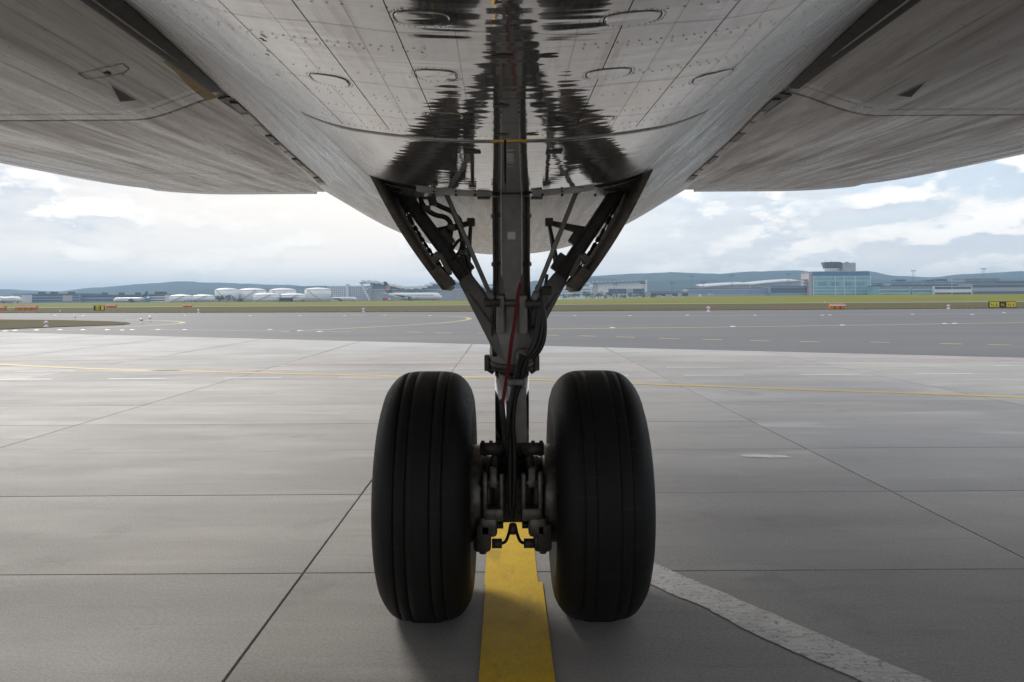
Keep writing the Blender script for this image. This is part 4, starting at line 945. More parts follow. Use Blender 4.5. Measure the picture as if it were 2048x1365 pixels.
# --- edge lights and signs
lbl = ['small pink taxiway lamp on the grass island nearest its tip', ]
def edge_light(px, py, label, k=1.0):
    p = G(px, py, 0.0); r = empty('edge_light', (p.x, p.y, 0.02), 0, label, 'taxiway light', 'taxiway edge lights')
    bm = BM(); lathe(bm, [(0, .16 * k), (.05 * k, .16 * k), (.06 * k, .07 * k), (.2 * k, .06 * k)], (0, 0, 0), (0, 0, 1), 12); local('base', bm, M['b_white'], r)
    bm = BM(); lathe(bm, [(.2 * k, .11 * k), (.26 * k, .15 * k), (.36 * k, .13 * k), (.42 * k, .0)], (0, 0, 0), (0, 0, 1), 12); local('lamp_glass', bm, M['pink'], r)
for a in ((92, 655, 'pinkish taxiway lamp on the near edge of the grass island at left', 1.0), (150, 639.5, 'taxiway lamp on the far edge of the grass island at left', .8), (283, 648, 'taxiway lamp just past the tip of the grass island, nearer of the pair', 1.0), (300, 643, 'taxiway lamp just past the tip of the grass island, farther of the pair', .9),
          (397, 626, 'taxiway lamp at the verge in front of the white storage tanks', 1.1), (727, 625, 'taxiway lamp at the verge in front of the hangar left pylon', 1.3), (1417, 624.5, 'taxiway lamp at the verge in front of the silver roofs', 1.6), (1897, 618.5, 'taxiway lamp at the verge just left of the yellow and black sign', 1.4), (1650, 607, 'taxiway lamp in the dry grass just behind the orange marker at right', 1.2), (120, 625, 'taxiway lamp at the verge beside the small yellow sign at left', .9)):
    edge_light(a[0], a[1], a[2], a[3])
# flush lights in the pavement
fl_me = None
for i, (px, py) in enumerate([(10, 663), (30, 661.7), (73, 661), (120, 660.5), (166, 660.6), (215, 660.4), (245, 661), (265, 660.3), (317, 660), (370, 660.3), (540, 660), (600, 662), (640, 664), (110, 631), (166, 631.8), (300, 632), (370, 631), (500, 632), (600, 631.5), (690, 631.4), (770, 631.2), (860, 631.6), (1150, 631.6), (1260, 631.8), (1375, 631.2), (1510, 631), (1645, 631), (1660, 630.5), (1825, 629), (1945, 629.5), (2008, 626), (1225, 656), (1466, 653.5), (1685, 651), (1890, 648), (1910, 647.6)]):
    p = G(px, py)
    if fl_me is None:
        bm = BM(); lathe(bm, [(0, .17), (.025, .15), (.04, .08), (.042, 0)], (0, 0, 0), (0, 0, 1), 10); o = obj('inset_light', bm, M['b_white']); fl_me = o.data
    else: o = bpy.data.objects.new('inset_light', fl_me); COL.objects.link(o)
    o.location = (p.x, p.y, -0.006); tag(o, 'small white light set flush in the dark taxiway pavement', 'pavement light', 'flush taxiway lights')
def marker_row(px0, px1, py, n, label, h, sgn=1):
    Y = G(px0, py, .05).y; r = site('barrier', (px0 + px1) / 2, Y, label, 'barrier', 'orange airfield barriers', .03); w = sx(px0, px1, Y)
    for i in range(n):
        x0 = -w / 2 + w * i / n; bm = BM(); bbox(bm, x0 + .04, x0 + w / n - .04, -.3, .3, 0, h, .08); o = local('barrier_block', bm, M['orange'], r)
    bm = BM(); box(bm, -w / 2, w / 2, -.32, -.301, h * .62, h * .82); local('barrier_stripe', bm, M['b_white'], r)
marker_row(-12, 12, 622.5, 2, 'orange barrier cut by the left edge of the view', 1.0); marker_row(31, 75, 622, 4, 'long orange barrier on the verge at far left', 1.0)
marker_row(212, 233, 616.5, 2, 'pale orange barrier behind the small yellow sign', .9)
marker_row(1658, 1689, 618.5, 3, 'orange barrier with a white stripe on the verge at right', .75)
marker_row(366, 384, 616, 2, 'faded reddish barrier in front of the first white tank', .8)
def sign(px0, px1, py, h, panels, label, glyphs):
    Y = G((px0 + px1) / 2, py, .03).y; r = site('taxiway_sign', (px0 + px1) / 2, Y, label, 'sign', 'yellow taxiway signs', .03); w = sx(px0, px1, Y)
    bm = BM(); bbox(bm, -w / 2, w / 2, -.12, .12, .12, h, .03); local('sign_box', bm, M['black'], r)
    for f0, f1, m_ in panels:
        bm = BM(); box(bm, -w / 2 + w * f0, -w / 2 + w * f1, -.135, -.122, .2, h - .08); local('sign_panel', bm, m_, r)
    for i, (f, g, m_) in enumerate(glyphs):
        cu = bpy.data.curves.new('glyph', 'FONT'); cu.body = g; cu.size = h * .62; cu.align_x = 'CENTER'; cu.extrude = .004
        t = bpy.data.objects.new('t', cu); COL.objects.link(t); dg = bpy.context.evaluated_depsgraph_get(); me = bpy.data.meshes.new_from_object(t.evaluated_get(dg)); bpy.data.objects.remove(t)
        me.materials.clear(); me.materials.append(m_); o = bpy.data.objects.new('lettering', me); COL.objects.link(o); o.parent = r; o.rotation_euler = (PI / 2, 0, 0); o.location = (-w / 2 + w * f, -.142, .3 * h)
    for k in (-.4, .4):
        bm = BM(); rod(bm, (w * k, 0, -.05), (w * k, 0, .14), .05, n=8); local('sign_leg', bm, M['mast'], r)
sign(1977, 2031, 617.5, .95, ((.02, .37, M['sign_yellow']), (.64, .98, M['sign_yellow'])), 'wide taxiway sign with two yellow panels beside a black middle panel', ((.12, 'N', M['black']), (.27, '8', M['black']), (.5, 'N', M['sign_yellow']), (.74, 'N', M['black']), (.89, '4', M['black'])))
sign(188, 209, 622.5, .95, ((.2, .55, M['sign_yellow']), (.7, .97, M['sign_yellow'])), 'small yellow and black taxiway sign on the verge at left', ((.37, 'N', M['black']),))

# --- buildings
def block(r, name, x0, x1, y0, y1, z0, z1, m, b=0.0):
    bm = BM(); box(bm, x0, x1, y0, y1, z0, z1)
    if b: bmesh.ops.bevel(bm, geom=bm.edges[:], offset=b, segments=1, affect='EDGES')
    return local(name, bm, m, r)
def windows(r, x0, x1, z0, z1, nx, nz, m, fx=.7, fz=.6, single=False, y=0.0, name='window'):
    me = None; bmA = BM(); dx, dz = (x1 - x0) / nx, (z1 - z0) / nz
    for i in range(nx):
        for j in range(nz):
            cx_, cz_ = x0 + dx * (i + .5), z0 + dz * (j + .5)
            if single: box(bmA, cx_ - dx * fx / 2, cx_ + dx * fx / 2, y - .25, y - .02, cz_ - dz * fz / 2, cz_ + dz * fz / 2)
            else:
                if me is None:
                    bm = BM(); box(bm, -dx * fx / 2, dx * fx / 2, -.25, -.02, -dz * fz / 2, dz * fz / 2); me = bpy.data.meshes.new(name); bm.to_mesh(me); bm.free(); me.materials.append(m)
                o = bpy.data.objects.new(name, me); COL.objects.link(o); o.parent = r; o.location = (cx_, y, cz_)
    if single: o = local(name, bmA, m, r); o['kind'] = 'stuff'
    else: bmA.free()
def slab_building(px0, px1, py, Y, depth, m, label, cat='building', name='terminal_building', bands=3, wm='glass_dark', roof=True):
    pc = (px0 + px1) / 2; r = site(name, pc, Y, label, cat); w = sx(px0, px1, Y); h = top(pc, py, Y) - GZ
    block(r, 'wall', -w / 2, w / 2, 0, depth, 0, h, m)
    if roof: block(r, 'roof', -w / 2 - .5, w / 2 + .5, -.5, depth + .5, h + .01, h + .7, M['b_dark'])
    for k in range(bands):
        z = h * (k + .45) / bands; block(r, 'window_band', -w / 2 + w * .02, w / 2 - w * .02, -.18, -.02, z, z + h * .42 / bands, M[wm])
    return r, w, h
slab_building(-60, 24, 594, 905, 60, M['b_blue'], 'low blue grey terminal block at the left edge of the view')
slab_building(26, 43, 589.5, 900, 20, M['b_white'], 'narrow pale building between the far left terminal blocks', bands=1)
r, w, h = slab_building(44, 160, 588.8, 930, 60, M['b_blue'], 'long blue grey terminal with a pinkish panel on its front', bands=3)
block(r, 'front_panel', sx(102, 126, 930), sx(102, 145, 930), -.5, -.2, h * .18, h * .85, M['b_pink'])
for k in (70, 95, 130): block(r, 'roof_box', sx(102, k, 930), sx(102, k + 6, 930), 6, 16, h + .72, h + 3, M['b_dark'])
r, w, h = slab_building(161, 288, 591, 935, 60, M['b_blue'], 'long low blue building behind the parked white jet', bands=2)
for k in (198, 232, 265): block(r, 'roof_box', sx(224, k, 935), sx(224, k + 4, 935), 6, 16, h + .72, h + 3.5, M['b_dark'])
r, w, h = slab_building(289, 331, 590, 950, 40, M['b_white'], 'pale office block with dark window bands left of the storage tanks', bands=3)
block(r, 'roof_box', -3, 8, 6, 16, h + .72, h + 4, M['b_dark'])
# storage tanks
def tank(px, hw, pt, Y, label, stair):
    r = site('storage_tank', px, Y, label, 'storage tank', 'white storage tanks'); R_ = hw / F * Y; h = top(px, pt, Y) - GZ; dome = R_ * .15
    bm = BM(); lathe(bm, [(0, R_), (h - dome, R_)], (0, R_, 0), (0, 0, 1), 40); local('shell', bm, M['tank'], r, 'auto')
    bm = BM(); lathe(bm, [(h - dome - .4, R_ * 1.012), (h - dome, R_ * 1.012), (h - dome + .05, R_ * .98), (h - dome * .6, R_ * .80), (h - dome * .25, R_ * .5), (h, 0)], (0, R_, 0), (0, 0, 1), 40); local('dome_roof', bm, M['b_white'], r, True)
    for k in (.3, .6):
        bm = BM(); lathe(bm, [((h - dome) * k, R_ * 1.012), ((h - dome) * k + .25, R_ * 1.012)], (0, R_, 0), (0, 0, 1), 40); local('wind_girder', bm, M['b_white'], r)
    bm = BM()
    for k in range(14):
        t = PI * 1.5 + (k - 7) * .09 * stair; z = (h - dome) * k / 14; rod(bm, (math.cos(t) * R_ * 1.04, R_ + math.sin(t) * R_ * 1.04, z), (math.cos(t + .09 * stair) * R_ * 1.04, R_ + math.sin(t + .09 * stair) * R_ * 1.04, z + (h - dome) / 14), .28, n=6)
    local('spiral_stair', bm, M['b_grey'], r)
    bm = BM()
    for k in range(24):
        t = 2 * PI * k / 24; p = Vector((math.cos(t) * R_ * .98, R_ + math.sin(t) * R_ * .98, h - dome)); rod(bm, p, p + Vector((0, 0, 1.0)), .06, n=4)
    local('railing', bm, M['mast'], r)
for a in ((353, 22, 589, 700, 'leftmost small domed white tank in front of the office block', 1), (398, 22, 589, 720, 'second small white tank from the left, beside the dark hedge', 1), (445, 23, 576, 760, 'tall white tank behind the dark bushes, leftmost of the tall ones', -1), (495, 27, 576, 775, 'tall white tank second from the left in the back row', 1),
          (525, 26, 585.5, 690, 'squat white tank in the front row before the two tall tanks', 1), (558, 26, 576, 790, 'tall white tank at the back, third in the tall row', -1), (579, 27, 586, 700, 'squat white tank partly behind the dark blue shed', 1), (629, 26, 575, 690, 'rightmost tall white tank with a slanting stair, next to the parking garage', -1)): tank(*a)
r = site('storage_shed', 572, 660, 'dark blue shed with an overhanging roof in front of the squat white tank', 'shed'); block(r, 'wall', -6, 4, 0, 8, 0, 3.2, M['b_dark']); block(r, 'roof', -8, 8, -1, 9, 3.21, 3.9, M['b_blue'])
r = site('pipe_rack', 400, 660, 'low dark pipe rack before the small white tanks', 'pipe rack'); block(r, 'deck', -14, 12, 0, 3, 1.6, 2.2, M['b_blue'])
for k in range(10): block(r, 'post', -13.5 + 2.7 * k, -13 + 2.7 * k, .2, .7, 0, 1.59, M['mast'])
# parking garage
for px0, px1, lab in ((655, 691, 'left wing of the pale parking garage with a grid of dark openings'), (698, 737, 'right wing of the pale parking garage next to the hangar pylon')):
    Y = 1050; pc = (px0 + px1) / 2; r = site('parking_garage', pc, Y, lab, 'parking garage'); w = sx(px0, px1, Y); h = top(pc, 572, Y) - GZ
    block(r, 'wall', -w / 2, w / 2, 0, 40, 0, h, M['b_white']); windows(r, -w / 2, w / 2, 0, h * .97, 9, 8, M['b_blue'], .62, .55, single=True, name='parking_opening')
r = site('stair_tower', 694.5, 1045, 'narrow stair tower between the two parking garage wings', 'tower'); h = top(694, 570.5, 1045) - GZ; block(r, 'wall', -2, 2, 0, 8, 0, h, M['b_white']); block(r, 'roof', -2.3, 2.3, -.3, 8.3, h + .01, h + .8, M['b_grey'])
# wave roofed hangar
Y = 1000; r = site('hangar', 880, Y, 'big grey blue hangar with a sagging white ribbed roof behind the parked jet', 'hangar'); px2x = lambda p: sx(880, p, Y); pz = lambda p: top(880, p, Y) - GZ + 0
prof = [(722, 566), (745, 566), (775, 571), (800, 577), (822, 579), (845, 577), (866, 570), (885, 564), (905, 565), (935, 571), (965, 577), (985, 578), (1005, 575), (1030, 567)]
bm = BM(); prof_s = spline([Vector((px2x(a), 0, pz(b))) for a, b in prof], 4); rows = [[bm.verts.new((p.x, y, p.z + dz)) for p in prof_s] for y, dz in ((-9, 0), (90, 2), (90, 3.2), (-9, 1.2))]
for a, b in zip(rows, rows[1:] + rows[:1]):
    for i in range(len(prof_s) - 1): bm.faces.new((a[i], a[i+1], b[i+1], b[i]))
local('roof', bm, M['b_grey'], r, 'auto')
block(r, 'wall', px2x(742), px2x(1030), 0, 90, 0, pz(582), M['b_grey'])
bm = BM(); 
for a, b in zip(prof_s, prof_s[1:]):
    if a.x < px2x(742): continue
    bm.faces.new([bm.verts.new(p) for p in ((a.x, -.1, pz(582)), (b.x, -.1, pz(582)), (b.x, -.1, b.z), (a.x, -.1, a.z))])
local('clerestory', bm, M['b_blue'], r)
block(r, 'gutter', px2x(742), px2x(1030), -1.2, -.3, pz(580), pz(578.6), M['b_white'])
for k in range(7): x = px2x(745 + 41 * k); block(r, 'hangar_door', x, x + sx(0, 39, Y), -.9, -.35, 0, pz(581), M['b_grey'])
for p in (777, 842, 879, 942): block(r, 'door_post', px2x(p) - .6, px2x(p) + .6, -1.4, -.95, 0, pz(581), M['b_blue'])
for k in range(22):                       # slanting white ribs on the visible roof slopes
    i = int((len(prof_s) - 3) * (k + .5) / 22); p = prof_s[i]; q = prof_s[min(i + 2, len(prof_s) - 1)]
    bm = BM(); beam(bm, (p.x, -9.6, p.z + 3.2), (q.x + 4, -9.3, q.z + .3), 2.2, .8); local('roof_rib', bm, M['b_white'], r)
bm = BM(); beam(bm, (px2x(724), -6, pz(566)), (px2x(741), -4, 0), 2.2, 2.2); local('pylon', bm, M['b_white'], r)
bm = BM(); beam(bm, (px2x(744), -4, pz(566)), (px2x(741), -4, 0), 2.2, 2.2); local('pylon', bm, M['b_grey'], r)
bm = BM(); beam(bm, (px2x(730), -5, pz(582)), (px2x(744), -5, pz(572)), 1.2, 1.2); beam(bm, (px2x(722), -7, pz(566)), (px2x(748), -7, pz(566)), 2, 2); local('pylon_brace', bm, M['b_white'], r)
for px, txt in ((795, 'Lufthansa'), (826, 'Technik'), (925, 'Lufthansa'), (955, 'Technik')):
    cu = bpy.data.curves.new('glyph', 'FONT'); cu.body = txt; cu.size = 5.2; cu.align_x = 'CENTER'; cu.extrude = .05
    t = bpy.data.objects.new('t', cu); COL.objects.link(t); dg = bpy.context.evaluated_depsgraph_get(); me = bpy.data.meshes.new_from_object(t.evaluated_get(dg)); bpy.data.objects.remove(t)
    me.materials.clear(); me.materials.append(M['orange_dull']); o = bpy.data.objects.new('lettering', me); COL.objects.link(o); o.parent = r; o.rotation_euler = (PI / 2, 0, 0); o.location = (px2x(px), -1.05, pz(593.5))
# second hangar with ribbed roof
Y = 1100; r = site('maintenance_hangar', 1242, Y, 'pale hangar with a dark open doorway and thin sloping roof right of the landing gear', 'hangar'); f = lambda p: sx(1242, p, Y); pz = lambda p: top(1242, p, Y) - GZ
block(r, 'wall', f(1186), f(1290), 0, 60, 0, pz(568), M['b_white']); block(r, 'end_wall', f(1290.2), f(1294), -1, 60, 0, pz(561), M['b_white'])
bm = BM(); prism(bm, [(f(1180), pz(565)), (f(1289), pz(560.5)), (f(1289), pz(562.5)), (f(1180), pz(567))], -6, 62); local('roof', bm, M['b_grey'], r)
for k in range(12): a = lerp(1184, 1284, k / 12); block(r, 'roof_truss', f(a), f(a + 3.5), -5.5, -4.5, pz(567 - k * .3), pz(563.6 - k * .25), M['b_white'])
block(r, 'door_opening', f(1217), f(1289), -.4, -.05, pz(588), pz(578), M['glass_dark']); block(r, 'door_leaf', f(1253), f(1266), -.8, -.42, pz(588), pz(578), M['b_grey'])
block(r, 'annex', f(1120), f(1185.5), 4, 40, 0, pz(573), M['b_white'])
for k in range(3): block(r, 'window_band', f(1124), f(1182), 3.7, 3.95, pz(590 - 5 * k), pz(588 - 5 * k), M['b_blue'])
block(r, 'side_panel', f(1186), f(1196), -.5, -.05, pz(590), pz(568), M['b_pink'])
# distant control tower glimpsed between the braces
Y = 1900; r = site('control_tower', 1160, Y, 'slender blue grey tower glimpsed between the right brace and the gear door', 'tower'); h = top(1160, 518, Y)
bm = BM(); lathe(bm, [(0, 7), (h * .82, 6), (h * .84, 9), (h * .9, 11), (h * .97, 11), (h, 8)], (0, 0, 0), (0, 0, 1), 20); local('shaft', bm, M['b_white'], r, 'auto'); bm = BM(); lathe(bm, [(h * .905, 11.2), (h * .965, 11.2)], (0, 0, 0), (0, 0, 1), 20); local('window_band', bm, M['glass_blue'], r)
# silver curved roofs
def curved_hall(px0, px1, pyl, pyr, pyb, Y, label):
    pc = (px0 + px1) / 2; r = site('terminal_hall', pc, Y, label, 'terminal hall'); w = sx(px0, px1, Y); zl, zr, zb = (top(pc, p, Y) - GZ for p in (pyl, pyr, pyb))
    bm = BM(); N = 16; rows = []
    for i in range(N + 1):
        t = i / N; z = lerp(zl, zr, math.sin(t * PI / 2)); x = lerp(-w / 2, w / 2, t); rows.append([bm.verts.new(p) for p in ((x, -3, z - .1), (x, 50, z + 3.5), (x, 50, z + 2.3), (x, -3, z - 1.3))])
    for a, b in zip(rows, rows[1:]):
        for k in range(4): bm.faces.new((a[k], a[(k+1) % 4], b[(k+1) % 4], b[k]))
    bm.faces.new(rows[0]); bm.faces.new(rows[-1]); local('roof', bm, M['roof_silver'], r, 'auto')
    for i in range(1, N): t = i / N; z = lerp(zl, zr, math.sin(t * PI / 2)); x = lerp(-w / 2, w / 2, t); bm = BM(); beam(bm, (x, -3.2, z + .3), (x + 2, 49, z + 3.9), .8, .5, up=Vector((0, 0, 1))); local('roof_rib', bm, M['b_white'], r)
    bm = BM(); prism(bm, [(-w / 2 + 2, 0), (w / 2 - 1, 0), (w / 2 - 1, zr - 1.5), (w * .1, lerp(zl, zr, .75) - 1.5), (-w / 2 + 2, zl - 1.4)], 0, 48); local('wall', bm, M['b_grey'], r)
    windows(r, -w / 2 + 4, w / 2 - 2, zl * .45, zl * .8, 14, 1, M['glass_dark'], .8, .9, y=0)
curved_hall(1408, 1500, 573, 568.5, 580, 1150, 'long hall with a low silver roof, left of the two silver roofed halls'); curved_hall(1498, 1602, 569.5, 562, 580, 1200, 'hall with a rising silver roof beside the teal building')
slab_building(1375, 1560, 577.5, 1020, 30, M['b_grey'], 'low grey building in front of the silver roofed halls', bands=1, wm='b_blue')
slab_building(1540, 1618, 573, 1010, 30, M['b_blue'], 'blue glass low building left of the teal building', bands=1, wm='glass_dark')
# teal glass building with the flared cab
Y = 1000; r = site('tower_building', 1682, Y, 'teal glass office building topped by a flared dark control cab', 'office building'); f = lambda p: sx(1682, p, Y); pz = lambda p: top(1682, p, Y) - GZ
block(r, 'wall', f(1627), f(1741), 0, 40, 0, pz(551.5), M['glass_teal']); block(r, 'top_storey', f(1627), f(1739), -.6, 40, pz(551.4), pz(544), M['glass_blue']); block(r, 'stair_shaft', f(1620), f(1626.8), 3, 30, 0, pz(546), M['b_pink'])
block(r, 'roof', f(1626), f(1740), -1, 41, pz(543.9), pz(543), M['b_grey'])
for k, (a, b) in enumerate(((1636, 1654), (1661.5, 1680), (1689, 1705), (1713, 1731))):
    o = block(r, 'window', f(a), f(b), -.5, -.05, pz(571.5), pz(564.5), M['b_blue'])
    for q in range(1, 5): x = lerp(f(a), f(b), q / 5); block(r, 'mullion', x - .12, x + .12, -.62, -.51, pz(571.4), pz(564.6), M['b_dark'])
for k in range(12): z = pz(589 - 3.1 * k); block(r, 'facade_fin', f(1628), f(1740), -.35, -.06, z, z + .28, M['b_white'] if k % 2 else M['glass_dark']) if not (564 < 589 - 3.1 * k < 572) else None
for p in (1627, 1670, 1688, 1710, 1741): block(r, 'facade_post', f(p) - .3, f(p) + .3, -.9, -.4, 0, pz(552), M['b_white'])
bm = BM(); c = (f(1672), 14, 0); lathe(bm, [(pz(543) + .02, f(1684) - f(1672)), (pz(539), 8.8), (pz(536.5), 9.6)], c, (0, 0, 1), 28); local('cab_base', bm, M['b_white'], r, 'auto')
bm = BM(); lathe(bm, [(pz(536.4), 10), (pz(526), 12.3), (pz(525.8), 8)], c, (0, 0, 1), 28); local('cab', bm, M['glass_dark'], r, 'auto')
for k in range(20): t = 2 * PI * k / 20; bm = BM(); beam(bm, (c[0] + math.cos(t) * 10.1, c[1] + math.sin(t) * 10.1, pz(536.4)), (c[0] + math.cos(t) * 12.4, c[1] + math.sin(t) * 12.4, pz(526)), .3, .3); local('cab_mullion', bm, M['b_blue'], r)
bm = BM(); lathe(bm, [(pz(526), 12.7), (pz(524.3), 12.7), (pz(523.8), 11)], c, (0, 0, 1), 28); local('cab_roof', bm, M['b_dark'], r, 'auto')
for px in (1660, 1672, 1684): bm = BM(); rod(bm, (f(px), 14, pz(524)), (f(px), 14, pz(518 + (px % 5))), .18, n=6); local('antenna', bm, M['mast'], r)
block(r, 'lift_block', f(1689.5), f(1716), 6, 30, pz(542.8), pz(525.5), M['b_grey']); block(r, 'roof_hatch', f(1700), f(1704), 10, 14, pz(525.4), pz(523.8), M['b_dark'])
for s_, p in ((-1, 1612), (1, 1744)):
    for q in range(3): block(r, 'balcony', f(p) if s_ > 0 else f(1609), f(p + 6) if s_ > 0 else f(1619.5), 6, 20, pz(560 + 6 * q), pz(558.5 + 6 * q), M['b_blue'])
# low buildings to the right of it
for a in ((1744, 1762, 568, 1080, 'b_blue', 'dark blue recess building just right of the teal building', 2), (1757, 1820, 573, 960, 'glass_teal', 'low teal glass building right of the flared cab building', 3), (1824, 1866, 573, 965, 'glass_teal', 'smaller low teal building, second from the flared cab building', 3),
          (1868, 1944, 572.5, 960, 'b_white', 'low white building below the two dark roof plants', 2), (1944, 2060, 568, 965, 'b_grey', 'long grey building with a row of dark openings at the right edge', 2), (1780, 1990, 565.5, 1060, 'b_blue', 'long blue grey terminal pier behind the low teal and white buildings', 1),
          (1930, 2000, 558.5, 1130, 'b_brown', 'brownish stepped terminal block at the back right', 1), (1990, 2100, 563, 1120, 'glass_dark', 'dark glazed terminal pier at the right edge, behind the grey building', 1), (1300, 1378, 585, 900, 'b_grey', 'low grey sheds right of the pale hangar', 1)):
    r, w, h = slab_building(a[0], a[1], a[2], a[3], 30, M[a[4]], a[5], bands=a[6], wm='glass_dark' if a[4] != 'glass_dark' else 'b_blue')
    if 'teal' in a[4]:
        for k in range(6): z = h * (k + .4) / 6.2; block(r, 'facade_fin', -w / 2, w / 2, -.5, -.3, z, z + .35, M['b_white'])
    if 'openings' in a[5]: windows(r, -w / 2 + 1, w / 2 - 1, h * .22, h * .42, 18, 1, M['b_dark'], .6, .9, y=-.3)
for px0, px1, py, lab in ((1792, 1811, 559.5, 'dark roof plant box, leftmost above the terminal pier'), (1853, 1867, 560.5, 'small dark roof plant box in the middle above the terminal pier'), (1873, 1894, 558.5, 'dark roof plant box, rightmost above the terminal pier')):
    Y = 1070; pc = (px0 + px1) / 2; zb_ = top(pc, 565.5, 1060) + .72; r = site('roof_plant', pc, Y, lab, 'roof plant', 'dark roof plants', zb_); w = sx(px0, px1, Y); h = top(pc, py, Y) - zb_; block(r, 'housing', -w / 2, w / 2, 0, 12, 0, h * .7, M['b_grey']); block(r, 'louvre', -w / 2 - .4, w / 2 + .4, -.4, 12.4, h * .3, h, M['b_dark'])
# floodlight masts
def mast(px, pt, Y, label):
    r = site('floodlight_mast', px, Y, label, 'floodlight mast', 'floodlight masts'); h = top(px, pt, Y) - GZ
    for s_ in (-1, 1): bm = BM(); rod(bm, (s_ * 1.3, 0, 0), (s_ * 1.0, 0, h), .32, .22, n=6); local('leg', bm, M['mast'], r)
    block(r, 'lamp_bar', -3.6, 3.6, -.4, .4, h, h + .7, M['mast'])
    for k in range(5): block(r, 'floodlight', -3.4 + 1.5 * k, -2.6 + 1.5 * k, -.9, -.45, h - .3, h + .8, M['b_dark'])
    for k in range(3): bm = BM(); beam(bm, (-1.25, 0, h * (.3 + .2 * k)), (1.2, 0, h * (.42 + .2 * k)), .15, .15); local('cross_brace', bm, M['mast'], r)
for a in ((1345, 567, 1000, 'short floodlight mast right of the pale hangar'), (1383, 553, 1050, 'tall floodlight mast left of the silver roofs'), (1406, 565.5, 1000, 'short floodlight mast at the left end of the silver roofs'), (1464, 551.5, 1080, 'tall floodlight mast above the silver roofed halls'), (1577, 549, 1080, 'floodlight mast left of the teal building'),
          (1827, 542.5, 1040, 'tall floodlight mast above the low teal buildings'), (1967, 538.5, 1040, 'tallest floodlight mast near the right edge'), (1231, 569, 1000, 'small floodlight mast in front of the pale hangar, left one'), (1287, 568, 1000, 'small floodlight mast in front of the pale hangar, right one')): mast(*a)
r = site('flag_pole', 1904, 900, 'thin white pole in front of the low white building', 'pole'); h = top(1904, 561, 900) - GZ; bm = BM(); rod(bm, (0, 0, 0), (0, 0, h), .25, .18, n=8); local('pole', bm, M['b_white'], r); block(r, 'cap', -.4, .4, -.4, .4, h, h + .5, M['b_white'])

